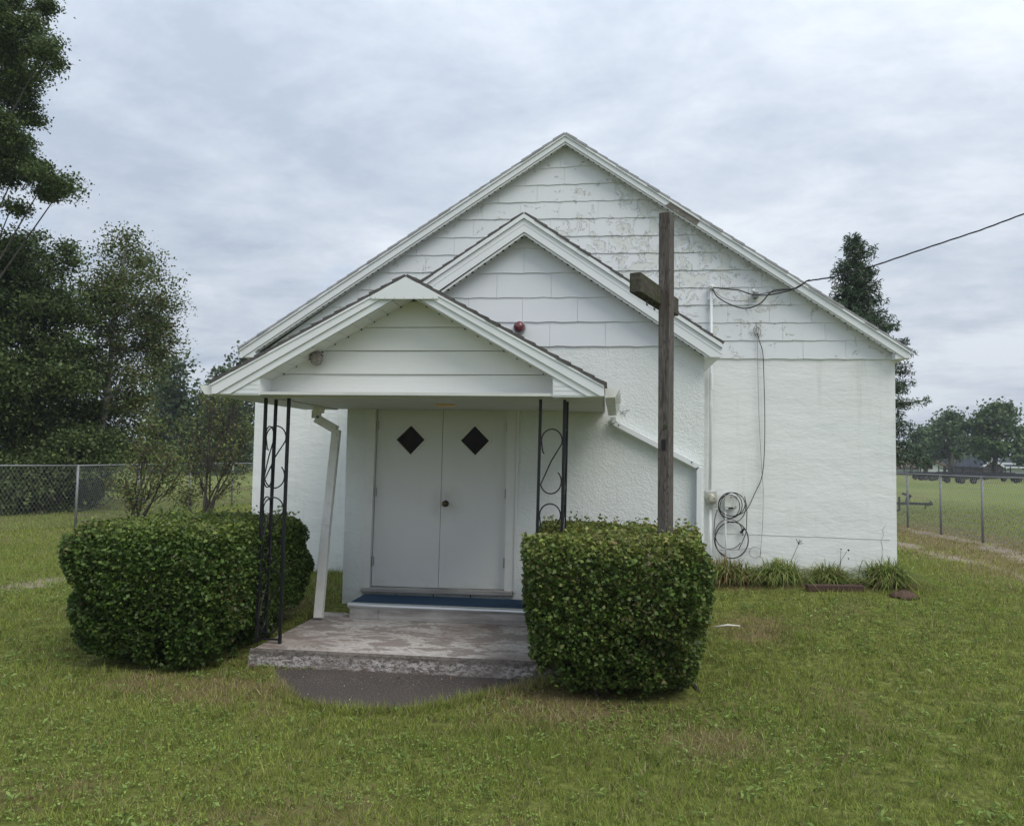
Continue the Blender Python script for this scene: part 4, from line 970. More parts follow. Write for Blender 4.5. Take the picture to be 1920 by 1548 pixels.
# ------------------------------------------------------------------ trees
def tree(name, label, base, lobes, nclump, nleaf, leafsz, cols, trunk_r, bark='bark', spread=.30, upb=.3, group=None, trunk_top=None, lean=None, cat='tree', vis_twigs=True):
    """lobes: (centre Vector, radii). limbs reach every lobe, twigs reach every clump, leaves hang round the clumps"""
    base = Vector(base); o = thing(name, label, cat, base, group)
    top = trunk_top or max((l_[0] for l_ in lobes), key=lambda v: v.z)
    q = MB(); tp = [base+V3(0, 0, -.2)]
    for k in range(1, 7):
        u = k/6; p_ = base.lerp(top, u)+Vector((rng.normal(0, .05), rng.normal(0, .05), 0))*(top.z-base.z)*.12; tp.append(p_)
    q.tube(tp, [trunk_r*(1-.85*k/6) for k in range(7)], 7); q.build('trunk', M[bark], o, smooth=True)
    q = MB(); Call = []
    for (c, r) in lobes:
        hfrac = min(.9, max(.12, (c.z-base.z)/(top.z-base.z)-.28)); s_ = base.lerp(top, hfrac)
        mid = s_.lerp(c, .5)+V3(0, 0, -.06*(c-s_).length)
        q.tube([s_, mid, c], [trunk_r*.24, trunk_r*.15, trunk_r*.07], 5)
        nn = max(3, int(nclump*r[0]*r[2]))
        for k in range(nn):
            d = rng.normal(0, 1, 3); d /= np.linalg.norm(d); rad = rng.uniform(.2, 1.45)**.6
            e_ = np.array(c)+d*np.array(r)*rad
            if vis_twigs and k % 2 == 0: q.tube([c, Vector(np.array(c)*.45+e_*.55)+V3(0, 0, -.04), Vector(e_)], [trunk_r*.09, trunk_r*.06, trunk_r*.025], 3)
            m2 = int(nleaf*rng.uniform(.5, 1.5)); g_ = rng.normal(0, 1, (m2, 3))*np.array([spread, spread, spread*.6])*rng.uniform(.6, 1.3)
            Call.append(e_+g_)
    lo = q.build('limbs', M[bark], o); lo['kind'] = 'stuff'
    C = np.concatenate(Call)
    lo = link('crown', leaf_mesh('crown', C, leafsz, cols, .75, upb, .28), M['tree_leaf'], o); lo['kind'] = 'stuff'
    return o
def lob(px, py, Y, rpx, rz=None, ry=None):
    c = P(px, py, Y); s_ = Y/F; return (c, (rpx*s_, (ry or rpx)*s_, (rz or rpx)*s_))
DG = [(.068, .10, .032), (.09, .13, .04), (.052, .08, .026), (.12, .16, .052)]
Yt = 17.
tree('aspen_tree', 'tall dark aspen with bunched leaves at the left edge, its top out of the picture', V3(P(-110, 950, Yt).x, Yt, .25),
     [lob(x, y, Yt+random.uniform(-.8, .8), r, rz) for x, y, r, rz in ((-120, -60, 120, 100), (20, -20, 70, 50), (85, 95, 36, 34), (30, 60, 50, 40), (-60, 120, 90, 80), (30, 150, 55, 40), (45, 215, 24, 24), (-40, 260, 70, 60), (10, 250, 40, 36), (85, 338, 48, 22), (30, 320, 55, 36), (110, 362, 26, 14), (-70, 370, 70, 40), (20, 392, 26, 12))],
     85, 340, .064, DG, .17, spread=.16, trunk_top=P(-120, -80, Yt))
Yt = 20.
tree('poplar_tree', 'broad dark leafy tree at the left, below the tall aspen and behind the fence', V3(P(40, 960, Yt).x, Yt, .25),
     [lob(x, y, Yt+random.uniform(-1.5, 1.5), r, rz) for x, y, r, rz in ((-60, 520, 90, 90), (20, 490, 50, 40), (95, 478, 40, 34), (15, 560, 80, 60), (80, 600, 80, 70), (-60, 700, 110, 100), (40, 720, 100, 80), (110, 690, 70, 60), (20, 820, 110, 60), (110, 800, 80, 70), (160, 850, 55, 50), (-80, 850, 110, 80), (60, 900, 90, 45), (0, 905, 80, 40), (140, 900, 55, 40))],
     40, 360, .085, DG, .17, spread=.26)
Yt = 21.5
tree('birch_tree', 'slender leaning birch with a thin airy crown behind the chain-link fence', V3(P(165, 960, Yt).x, Yt, .25),
     [lob(x, y, Yt+random.uniform(-1.2, 1.2), r, rz) for x, y, r, rz in ((240, 440, 20, 26), (242, 490, 42, 38), (205, 520, 30, 28), (288, 515, 30, 30), (255, 560, 62, 46), (312, 560, 24, 26), (300, 600, 34, 30), (290, 655, 36, 26), (190, 590, 55, 50), (285, 625, 38, 36), (225, 660, 70, 50), (295, 690, 14, 14), (180, 740, 70, 60), (250, 730, 40, 50), (215, 800, 55, 60), (240, 860, 36, 40), (170, 560, 50, 40))],
     44, 140, .078, [(.09, .13, .038), (.115, .155, .048), (.068, .10, .032), (.14, .13, .05)], .12, 'pale_bark', spread=.24, trunk_top=P(240, 440, Yt))
# distant trees left, the blue of distant air put into their leaf colours
DD = [(.055, .085, .038), (.045, .07, .034), (.07, .10, .045)]
for i, (x, yt, hw, Yt, lbl) in enumerate(((345, 676, 46, 52, 'bushy tree in the distance between the birch and the porch gutter'), (425, 685, 34, 55, 'far tree partly hidden behind the left porch gutter'),
                        (300, 720, 36, 58, 'dim far tree close beside the birch crown'), (462, 655, 28, 60, 'distant tree rising beside the left eave of the main roof'), (395, 730, 40, 62, 'low dark tree in the gap behind the brownish saplings'))):
    ls = [lob(x+random.uniform(-.6, .6)*hw, yt+(870-yt)*f_, Yt+random.uniform(-2, 2), hw*random.uniform(.35, .6)*(0.6+f_*.6), hw*.5) for f_ in (.12, .25, .35, .45, .55, .65, .75, .85, .95, .7, .5, 1.0)]
    ls.append(lob(x, yt+12, Yt, hw*.3, 14))
    tree('distant_tree', lbl, V3(P(x, 880, Yt).x, Yt, .25), ls, 12, 75, .30, DD, .18, spread=.55, group='trees across the field on the left', vis_twigs=False)
for i, (x, yt, Yt, hw, lb) in enumerate(((20, 880, 17.5, 70, 'dark low shrub behind the fence at the left picture edge'), (110, 868, 18.5, 60, 'dark shrub behind the fence under the poplar'), (175, 862, 20, 45, 'shrub at the foot of the birch'), (-60, 850, 18.5, 90, 'large shrub behind the fence, cut by the left picture edge'))):
    ls = [lob(x+random.uniform(-.6, .6)*hw, yt+(945-yt)*f_, Yt+random.uniform(-.6, .6), hw*.5, hw*.32) for f_ in (.1, .3, .5, .7, .9, .6)]
    tree('shrub', lb, V3(P(x, 950, Yt).x, Yt, .25), ls, 26, 170, .10, DG+[(.07, .085, .03)], .06, spread=.26, group='undergrowth behind the left fence', cat='shrub', vis_twigs=False)
# saplings by the left fence
SAP = [(.13, .17, .045), (.16, .19, .055), (.10, .14, .04), (.19, .15, .06), (.11, .15, .04)]
def sapling(label, bpx, Yt, lobes, nst):
    base = V3(P(bpx, 900, Yt).x, Yt, float(gz(P(bpx, 900, Yt).x, Yt)))
    o = thing('sapling', label, 'sapling', base, 'thin saplings by the left fence'); q = MB(); Call = []
    ends = [P(x, y, Yt+random.uniform(-.3, .3)) for x, y, r in lobes]
    for (x, y, r), e_ in zip(lobes, ends):
        b0 = base+V3(rng.normal(0, .08), rng.normal(0, .08), -.05); mid = b0.lerp(e_, .45)+V3(rng.normal(0, .08), 0, .1)
        q.tube([b0, mid, e_], [.028, .018, .006], 5)
        rr = r*Yt/F
        for k in range(34):
            d = rng.normal(0, .50, 3)*rr; t_ = e_+Vector(d); q.tube([b0.lerp(e_, random.uniform(.55, .98)), t_], [.006, .003], 3)
            Call.append(np.array(t_)+rng.normal(0, .10, (int(rng.uniform(6, 16)), 3)))
    lo = q.build('stems', M['bark'], o); lo['kind'] = 'stuff'
    lo = link('foliage', leaf_mesh('foliage', np.concatenate(Call), .062, SAP, .6, .2, .3), M['tree_leaf'], o); lo['kind'] = 'stuff'
sapling('shorter thin brownish sapling by the left fence, nearer the birch', 255, 15.2, ((290, 800, 20), (265, 845, 34), (300, 850, 36), (320, 860, 30), (235, 905, 26), (290, 910, 34), (245, 930, 20), (330, 905, 30)), 5)
sapling('taller thin brownish sapling by the left fence, next to the white wall', 386, 17.0, ((395, 745, 30), (420, 790, 40), (370, 790, 36), (440, 740, 30), (395, 840, 44), (440, 850, 40), (350, 850, 36), (375, 900, 36), (430, 905, 36), (462, 810, 24), (350, 930, 20)), 7)
# spruce behind the right roof slope
Yt = 26.; sb = V3(P(1608, 890, Yt).x, Yt, .3)
o = thing('spruce_tree', 'tall dark pointed spruce rising behind the right end of the main roof', 'spruce tree', sb)
top = P(1603, 445, Yt); MB().tube([sb+V3(0, 0, -.2), sb.lerp(top, .5), top], [.22, .12, .015], 7).build('trunk', M['bark'], o)
Call = []; q = MB(); H = top.z-sb.z
prof_px = [(445, 8), (470, 22), (500, 34), (540, 40), (560, 46), (600, 50), (625, 72), (660, 84), (690, 98), (715, 84), (745, 108), (790, 92), (830, 102), (870, 108), (890, 70)]
for k in range(300):
    u = (k/300)**.8; ypx = 450+u*435
    hw = np.interp(ypx, [a_ for a_, _ in prof_px], [b_ for _, b_ in prof_px])*Yt/F*random.choice((.7, .85, .95, 1.05, 1.15))*random.uniform(.85, 1.1)
    zc_ = P(1605, ypx, Yt).z; ang = k*2.39996+random.uniform(-.3, .3)
    s_ = V3(sb.x+(top.x-sb.x)*(zc_-sb.z)/H, Yt, zc_+.15); e_ = s_+V3(math.cos(ang)*hw, math.sin(ang)*hw, .02*hw+random.uniform(-.22, .22))
    q.tube([s_, s_.lerp(e_, .6)+V3(0, 0, -.05), e_], [.03, .02, .006], 3)
    m2 = int(30+135*hw); tt = rng.uniform(.12, 1.03, m2); base_ = np.array(s_)[None]*(1-tt[:, None])+np.array(e_)[None]*tt[:, None]
    perp = np.array([-math.sin(ang), math.cos(ang), 0]); w_ = (.20*hw*(1-tt)*.9+.07)
    Call.append(base_+perp[None]*(rng.normal(0, 1, m2)*w_)[:, None]+np.stack([rng.normal(0, .03, m2), rng.normal(0, .03, m2), rng.normal(-.05, .07, m2)], 1))
lo = q.build('branches', M['bark'], o); lo['kind'] = 'stuff'
C = np.concatenate(Call)
lo = link('needles', leaf_mesh('needles', C, .15, [(.045, .075, .042), (.056, .088, .048), (.035, .058, .034), (.085, .12, .06)], .22, .1, .25), M['needle'], o); lo['kind'] = 'stuff'
# distant trees right
for (x, yt, hw, Yt, lbl) in ((1735, 800, 26, 118, 'small bluish far tree beside the spruce'), (1782, 773, 36, 105, 'rounded far tree between the bluish one and the big maple'), (1862, 754, 56, 92, 'big rounded maple across the field at the right edge'), (1935, 800, 30, 110, 'far tree cut off by the right picture edge')):
    ls = [lob(x+dx_*hw, yt+(868-yt)*f_, Yt+random.uniform(-3, 3), hw*rr, hw*rr*.7) for dx_, f_, rr in ((0, .2, .42), (-.4, .38, .42), (.4, .38, .45), (0, .45, .5), (-.6, .6, .38), (.6, .6, .4), (0, .7, .55), (-.5, .82, .4), (.5, .82, .4), (.15, .12, .25), (-.25, .22, .3))]
    tree('field_tree', lbl, V3(P(x, 885, Yt).x, Yt, .25), ls, 3.4, 120, .42, [(.075, .12, .04), (.09, .14, .046), (.055, .09, .034)], .35, spread=.62, group='trees beyond the right-hand field', vis_twigs=False)
# far woods closing the horizon
Cw = []
for k in range(420):
    x = rng.uniform(-420, 420); y = rng.uniform(330, 380)
    if -75 < x < -20: continue
    h = 7+5*fbm(x*.02, 3)*1.2; m2 = 60
    d = rng.normal(0, 1, (m2, 3)); d /= np.linalg.norm(d, axis=1)[:, None]
    Cw.append(np.array([x, y, h*.5])+d*np.array([6, 3, h*.5])*rng.uniform(.5, 1, (m2, 1)))
Cw = np.concatenate(Cw)
link('woodland', leaf_mesh('woodland', Cw, 2.2, DD, .8, .3, .2), M['tree_leaf'], kind='stuff', label='far dark treeline closing the field', cat='woodland')

# ------------------------------------------------------------------ fences
def fence(label, posts, ht, closed_ext, base, pitch=.075):
    o = thing('chain_link_fence', label, 'fence', base)
    tops = []
    for p_ in posts:
        a = V3(p_[0], p_[1], p_[2]); tops.append(a+V3(0, 0, ht))
        MB().tube([a+V3(0, 0, -.2), a+V3(0, 0, ht+.02)], .025, 8).build('post', M['galv'], o, smooth=True)
    for a, c in zip(tops[:-1], tops[1:]): MB().tube([a, c], .019, 6).build('top_rail', M['galv'], o, smooth=True)
    q = MB()
    for a, c in zip(tops[:-1], tops[1:]):
        Lg = (c-a).length; d = (c-a)/Lg; side = Vector((-d.y, d.x, 0)).normalized()
        n_ = int(Lg/pitch); hh = ht-.05
        for s_ in (1, -1):
            for k in range(-int(hh/pitch), n_+int(hh/pitch)+1):
                x0 = k*pitch; x1 = x0+s_*hh*.62
                # clip to bay
                t0, t1 = 0., 1.
                if s_ > 0:
                    if x0 > Lg or x1 < 0: continue
                    t0 = max(0, -x0/(x1-x0)); t1 = min(1, (Lg-x0)/(x1-x0))
                else:
                    if x1 > Lg or x0 < 0: continue
                    t0 = max(0, (x0-Lg)/(x0-x1)); t1 = min(1, x0/(x0-x1))
                if t1-t0 < .02: continue
                g0 = a-V3(0, 0, ht); g1 = c-V3(0, 0, ht)
                def pt_(t_): 
                    xx = x0+(x1-x0)*t_; b0 = g0.lerp(g1, xx/Lg); return b0+V3(0, 0, .03+hh*t_)
                A_, B_ = pt_(t0), pt_(t1); r = .0021; i = len(q.v)
                for P_ in (A_, B_):
                    q.v += [tuple(P_+side*r*1.2), tuple(P_-side*r*.6+d*r), tuple(P_-side*r*.6-d*r)]
                q.f += [[i, i+1, i+4, i+3], [i+1, i+2, i+5, i+4], [i+2, i, i+3, i+5]]
    me = bpy.data.meshes.new('chain_link'); me.from_pydata(q.v, [], q.f); lo = link('chain_link', me, M['galv'], o); lo['kind'] = 'stuff'
    return o
def gp(px, Y): 
    p_ = P(px, 950, Y); return (p_.x, Y, float(gz(p_.x, Y)))
fl = [gp(-330, 11.2), gp(-130, 12.5), gp(143, 14.7), gp(259, 17.4), gp(355, 19.9), gp(434, 21.9), gp(500, 24.0)]
fence('chain-link fence crossing the lawn on the left in front of the trees', fl, 1.22, 0, (fl[2][0], fl[2][1], .3))
frr = [gp(1545, 24.6), gp(1640, 21.5), gp(1702, 19.2), gp(1764, 17.6), gp(1842, 15.9), gp(1945, 14.2), gp(2090, 12.4)]
fence('chain-link fence along the field on the right, beside the dirt track', frr, 1.22, 0, (frr[4][0], frr[4][1], .3))

# ------------------------------------------------------------------ trailers in the field
def trailer_proto():
    t = thing('boat_trailer', 'empty black boat trailer', 'trailer', (0, 0, 0), 'empty trailers parked in the field')
    q = MB(); q.box((-3, -.85, .50), (2.2, -.77, .62)); q.box((-3, .77, .50), (2.2, .85, .62))
    for x in (-2.9, -1.6, -.2, 1.2, 2.1): q.box((x, -.77, .52), (x+.08, .77, .60))
    q.bar((2.2, -.8, .56), (4.2, 0, .56), .08, .1); q.bar((2.2, .8, .56), (4.2, 0, .56), .08, .1)
    q.build('trailer_frame', M['trailer_black'], t)
    q = MB(); q.box((3.6, -.04, .5), (3.7, .04, 1.25)); q.box((3.5, -.15, 1.15), (3.75, .15, 1.25)); q.build('winch_post', M['trailer_black'], t)
    for x in (-2.4, .6):
        for y in (-.6, .6): MB().box((x, y-.03, .6), (x+.07, y+.03, 1.35)).build('guide_post', M['trailer_black'], t)
        MB().box((x, -.63, 1.05), (x+.07, .63, 1.12)).build('cross_rail', M['trailer_black'], t)
    for y in (-1.0, 1.0): MB().box((-2.35, y-.13, .42), (-.55, y+.13, .56)).build('fender', M['trailer_black'], t)
    q = MB(); q.box((-2.9, -.5, .62), (2.0, -.38, .74)); q.box((-2.9, .38, .62), (2.0, .5, .74)); q.build('bunk_rail', M['trailer_black'], t)
    for x in (-1.9, -1.0):
        for y in (-1.0, 1.0):
            w = MB().lathe((x, y-.1, .25), (0, 1, 0), [(.16, 0), (.24, .01), (.25, .1), (.24, .19), (.16, .2)], 18).build('wheel', M['rubber'], t, smooth=False)
            MB().lathe((x, y-.11, .25), (0, 1, 0), [(.13, 0), (.15, .22)], 14).build('rim', M['rim'], w)
    MB().lathe((4.1, 0, .05), (0, 0, 1), [(.03, 0), (.03, .6)], 8).build('jack', M['galv'], t)
    return t
def copy_tree(o, parent=None):
    c = o.copy(); COL.objects.link(c); c.parent = parent
    for ch_ in list(o.children): copy_tree(ch_, c)
    return c
tp0 = trailer_proto()
spots = [(1835, 66, 8, 'long black boat trailer nearest the fence, its wheels towards the maple side'), (1715, 74, 185, 'black trailer at the left of the parked row, next to the spruce'), (1765, 78, 5, 'black trailer in front of the white gabled house'),
         (1800, 84, 178, 'black trailer in the gap between the two far houses'), (1893, 70, 182, 'black trailer below the maple crown, right of the longest one'), (1935, 76, 10, 'black trailer cut off by the right picture edge'), (1860, 86, 2, 'farthest black trailer, in front of the dark-roofed house')]
for i, (px, Y, a_, lb) in enumerate(spots):
    o = tp0 if i == 0 else copy_tree(tp0)
    p_ = P(px, 900, Y); o.location = (p_.x, Y, float(gz(p_.x, Y))); o.rotation_euler = (0, 0, math.radians(a_)); o['label'] = lb; o['group'] = 'empty trailers parked in the field'
# lone trailer tongue just beyond the right fence
Yn = 19.8; a = P(1745, 940, Yn); gzv = float(gz(a.x, Yn))
t = thing('trailer_tongue', 'dark trailer drawbar with a winch standing behind the right fence, close to the wall corner', 'trailer', (a.x-.8, Yn+.6, gzv))
zt_ = P(1720, 944, Yn+.5).z
MB().box((P(1640, 944, Yn+.5).x, Yn+.46, zt_-.03), (P(1748, 944, Yn+.5).x, Yn+.54, zt_+.03)).build('drawbar', M['trailer_black'], t)
q = MB(); pA = P(1700, 944, Yn+.5); q.bar(pA, pA+V3(.04, 0, .22), .07, .07); q.bar(pA+V3(.04, 0, .2), pA+V3(-.10, 0, .24), .05, .05); q.bar(pA+V3(.04, 0, .2), pA+V3(.10, 0, .17), .07, .06); q.build('winch', M['trailer_black'], t)
MB().bar(pA+V3(.09, 0, .17), pA+V3(.14, 0, .07), .012, .012).build('yellow_strap', M['yellow_paint'], t)
q = MB(); pB = P(1686, 944, Yn+.5); q.bar(pB+V3(0, 0, .17), pB+V3(0, 0, -.16), .04, .04); q.bar(pB+V3(0, 0, -.16), pB+V3(-.1, 0, -.16), .04, .04); q.build('jack', M['trailer_black'], t)
q = MB(); pC = P(1735, 944, Yn+.5); q.bar(pC, pC+V3(0, 0, -.13), .02, .02); q.bar(pC+V3(.12, 0, 0), pC+V3(.12, 0, .07), .03, .03); q.tube([pC+V3(.02, 0, -.02), pC+V3(.05, 0, -.06), pC+V3(.09, 0, -.05), pC+V3(.11, 0, 0)], .008, 5); q.build('coupler', M['trailer_black'], t)
# ------------------------------------------------------------------ far houses
Yh = 120.
def pz(px, py, Y=Yh): return P(px, py, Y)
a = pz(1706, 885); t = thing('house', 'far low house with a pale gable wall and brown roof beside the spruce', 'house', (pz(1740, 885).x, Yh, .25))
g0, g1, ga_ = pz(1718, 878), pz(1779, 878), pz(1750, 862.5)
MB().prism([V3(g0.x, Yh, 0), V3(g1.x, Yh, 0), V3(g1.x, Yh, pz(1779, 875).z), V3(ga_.x, Yh, ga_.z), V3(g0.x, Yh, pz(1718, 875).z)], (-6, 14, 0)).build('wall', M['house_wall'], t)
ridge = V3(ga_.x, Yh-.4, ga_.z+.12); l0 = V3(g0.x-.4, Yh-.4, pz(1718, 876).z-.05); r0 = V3(g1.x+.4, Yh-.4, pz(1779, 876).z-.05)
MB().prism([ridge, l0, l0+V3(0, 0, -.2), ridge+V3(0, 0, -.25), r0+V3(0, 0, -.2), r0], (-6.4, 15, 0)).build('roof', M['house_roof_brown'], t)
MB().box((g0.x+1.2, Yh-.03, 1.1), (g0.x+2.2, Yh+.01, 2.0)).build('window', M['glass'], t)
t = thing('house', 'far house with a long dark roof and pale eave under the maple', 'house', (pz(1880, 885).x, Yh, .25))
g0, g1 = pz(1842, 880), pz(1882, 880); ga_ = pz(1860, 863)
MB().prism([V3(g0.x, Yh, 0), V3(g1.x, Yh, 0), V3(g1.x, Yh, pz(1882, 877).z), V3(ga_.x, Yh, ga_.z), V3(g0.x, Yh, pz(1842, 877).z)], (0, 10, 0)).build('wall', mat('brown_wall', (.10, .085, .075), .8), t)
MB().box((g1.x, Yh+1, 0), (g1.x+9, Yh+9, 2.2)).build('wing_wall', M['house_wall'], t)
MB().prism([V3(g1.x-.5, Yh+.3, pz(1882, 875).z-.0), V3(g1.x+9.4, Yh+.3, pz(1882, 875).z), V3(g1.x+9.4, Yh+5, ga_.z), V3(g1.x-1.5, Yh+5, ga_.z)], (0, 0, .2)).build('wing_roof', M['house_roof_dark'], t)
MB().bar((g1.x, Yh+.25, pz(1882, 875.6).z), (g1.x+9.4, Yh+.25, pz(1882, 875.6).z), .1, .22).build('fascia', M['house_wall'], t)
for s_, pe in ((-1, g0), (1, g1)):
    MB().bar((ga_.x, Yh-.3, ga_.z+.1), (pe.x+s_*.3, Yh-.3, pz(1842, 877).z), .1, .25).build('rake', M['house_wall'], t)
MB().prism([V3(ga_.x, Yh-.2, ga_.z+.25), V3(g0.x-.4, Yh-.2, pz(1842, 877).z+.1), V3(ga_.x, Yh-.2, ga_.z+.05), V3(g1.x+.4, Yh-.2, pz(1842, 877).z+.1)], (0, 10, 0)).build('roof', M['house_roof_dark'], t)

# ------------------------------------------------------------------ planting bed
bedz = .34
t = thing('landscape_timber', 'dark red-brown timber edging in front of the grassy clumps by the wall', 'timber edging', G(1565, 1105))
a, c = G(1512, 1108), G(1618, 1109)
MB().bar(a+V3(0, 0, .035), c+V3(0, 0, .035), .09, .075).build('beam', M['timber'], t, bevel=.008)
t = thing('landscape_timber', 'brown timber sill at the foot of the main wall, behind the left downspout', 'timber edging', P(600, 1085, YM-.1))
a, c = P(560, 1076, YM-.06), P(652, 1079, YM-.06)
MB().bar(a+V3(0, 0, -.02), c+V3(0, 0, -.02), .09, .07).build('beam', M['timber'], t)
def clump(label, px, py, h, n, spread, cols, dry=.1):
    g_ = P(px, py, 9.42+(1092-py)*.012); base = np.array([g_.x, g_.y, float(gz(g_.x, g_.y))]); Vs = []; Cs = []; FV_ = []
    for k in range(n):
        ang = rng.uniform(0, 2*PI); d = np.array([math.cos(ang), math.sin(ang), 0]); L_ = h*rng.uniform(.6, 1.25); out_ = spread*rng.uniform(.15, 1.15)
        b0 = base+np.array([rng.normal(0, .08), rng.normal(0, .05), -.02]); w = np.array([-d[1], d[0], 0])*rng.uniform(.003, .0065)
        c = palette(1, cols if rng.random() > dry else [(.26, .20, .10)], .2)[0]
        pts = []
        for u in (0, .35, .7, 1.0):
            z_ = L_*(1.7*u-1.15*u*u*(.6+.7*out_/spread)); pts.append(b0+d*out_*u**1.5+np.array([0, 0, z_]))
        i = len(Vs)
        for p_, ww in zip(pts, (1, 1, .7, .08)): Vs += [p_-w*ww, p_+w*ww]; Cs += [c, c]
        FV_ += [[i+2*q_, i+2*q_+1, i+2*q_+3, i+2*q_+2] for q_ in range(3)]
    me = fast_mesh('blades', np.array(Vs), np.array(FV_), 4, np.array(Cs))
    o = thing('grass_clump', label, 'ornamental grass', tuple(base), 'grassy clumps along the right wall'); lo = link('blades', me, M['grass'], o); lo['kind'] = 'stuff'
CG = [(.18, .25, .06), (.24, .30, .08), (.13, .20, .05), (.32, .34, .13)]
clump('reddish drying grassy clump beside the right hedge', 1365, 1088, 0.34, 620, .42, CG+[(.22, .13, .06), (.16, .12, .05)], .35)
clump('arching grassy clump, second from the right hedge', 1462, 1092, 0.32, 800, .50, CG, .12)
clump('low grassy clump behind the timber edging', 1552, 1086, 0.26, 650, .46, CG, .15)
clump('bright full grassy clump at the wall corner', 1660, 1094, 0.34, 950, .52, CG+[(.16, .20, .05)], .1)
clump('small thin grassy tuft between the two leftmost clumps', 1412, 1090, .26, 300, .36, CG, .3)
t = thing('dried_stalk', 'dried flower stalk leaning against the wall above the grassy clumps', 'dead stalk', G(1478, 1075))
q = MB(); q.tube([G(1478, 1075), P(1484, 1050, 9.5), P(1497, 1020, 9.6)], .003, 4)
for dx_, dy_ in ((0, 0), (4, 1), (8, 4), (3, -3), (-4, -4), (6, -1)): q.tube([P(1497, 1020, 9.6), P(1497+dx_, 1014+dy_, 9.6)], [.002, .004], 4)
q.build('stem', M['bark'], t)
t = thing('dried_stalk', 'dried stalk with round seed heads in front of the wall crack', 'dead stalk', G(1572, 1080))
q = MB(); q.tube([G(1572, 1080), P(1577, 1050, 9.5), P(1588, 1033, 9.6)], .0028, 4); q.tube([P(1575, 1060, 9.55), P(1577, 1030, 9.6)], .0025, 4)
q.build('stem', M['bark'], t)
for xx, yy, r in ((1591, 1031, .012), (1577, 1029, .008), (1591, 1047, .008), (1575, 1057, .008)):
    MB().lathe(P(xx, yy, 9.6), (0, 0, 1), [(.002, -r), (r, -r*.3), (r, r*.4), (.002, r)], 8).build('seed_head', M['dark_gap'], t)
# soil mound, stick, small litter
g_ = G(1694, 1118); q = MB(); nr = 14
prof = [(.15, 0), (.13, .03), (.08, .055), (.03, .065)]
q.lathe((g_.x, g_.y, float(gz(g_.x, g_.y))-.005), (0, 0, 1), prof, nr); mm_ = q.mesh('mound', True)
for v in mm_.vertices: v.co += Vector((random.uniform(-1, 1), random.uniform(-1, 1), random.uniform(-.5, .5)))*.015
link('soil_mound', mm_, M['soil'], base=g_, label='small dark mound of earth in the lawn near the wall corner', cat='mound')
a, c = G(1340, 1181), G(1388, 1180); q = MB(); q.tube([a+V3(0, 0, .03), a.lerp(c, .5)+V3(0, 0, .045), c+V3(0, 0, .035)], [.008, .012, .005], 5)
link('stick', q.mesh('stick', True), M['stick'], base=a, label='pale bleached stick lying on the lawn beside the right hedge', cat='stick')
# wall crack lines on the right wall and soil bed
bed = MB(); bp0 = [G(*p_) for p_ in ((1330, 1102), (1400, 1106), (1500, 1106), (1620, 1108), (1700, 1104), (1705, 1085), (1700, 1070))]
pl_ = [(p_.x, p_.y, float(gz(p_.x, p_.y))+.02) for p_ in bp0]+[(mR, YM+.01, float(gz(mR, YM))+.03), (P(1325, 1000, YM).x, YM+.01, float(gz(0, YM))+.03)]
bed.poly(pl_); 0 and bed.build('soil', M['soil'], kind='structure', label='dark planting bed along the right wall')
q = MB(); pp = [P(x, y+random.uniform(-.4, .4), YM-.002) for x, y in zip(range(1345, 1676, 12), np.linspace(999, 1011.4, 28))]
q.tube(pp, .0035, 3)
pp = [P(x, y, YM-.002) for x, y in ((1660, 985), (1655, 992), (1657, 1002), (1652, 1012), (1655, 1025), (1654, 1040), (1657, 1052))]; q.tube(pp, .003, 3)
o = q.build('wall_crack', M['meter_grey'], mainwall)

# ------------------------------------------------------------------ lawn grass, clover
def scatter(y0, y1, dens, hw=.80):
    A = hw*2*(y1*y1-y0*y0)/2; n = int(A*dens)
    y = np.sqrt(rng.uniform(y0*y0, y1*y1, n)); x = (rng.uniform(-1, 1, n)*hw-.125)*y
    return x, y
slab_poly = [(sx0-.01, YF-.03), (sx1, YF-.03), (sx1, YB), (sx0, YB)]
patch_poly = [(p_.x, p_.y) for p_ in patch]
def mask(x, y, soft=True):
    k = ~inpoly(x, y, slab_poly)
    k &= ~inpoly(x+rng.normal(0, .03, len(x)), y+rng.normal(.03, .03, len(x)), patch_poly)
    k &= ~((x > bLb-.02) & (x < bR+.02) & (y > YB-.02)); k &= ~((x > mL-.02) & (x < mR+.02) & (y > YM-.05))
    k &= rng.random(len(x)) > bareness(x, y)*1.1
    for (cx_, cy_, hx, hy) in ((.04, 6.85, .6, 1.0), (-3.75, 6.98, .66, .93)):
        inside = (np.abs(x-cx_) < hx) & (np.abs(y-cy_) < hy); k &= ~(inside & (rng.random(len(x)) < .93))
    k &= ~((x > bR) & (x < mR-.1) & (y > 9.0) & (rng.random(len(x)) < .85))
    return k
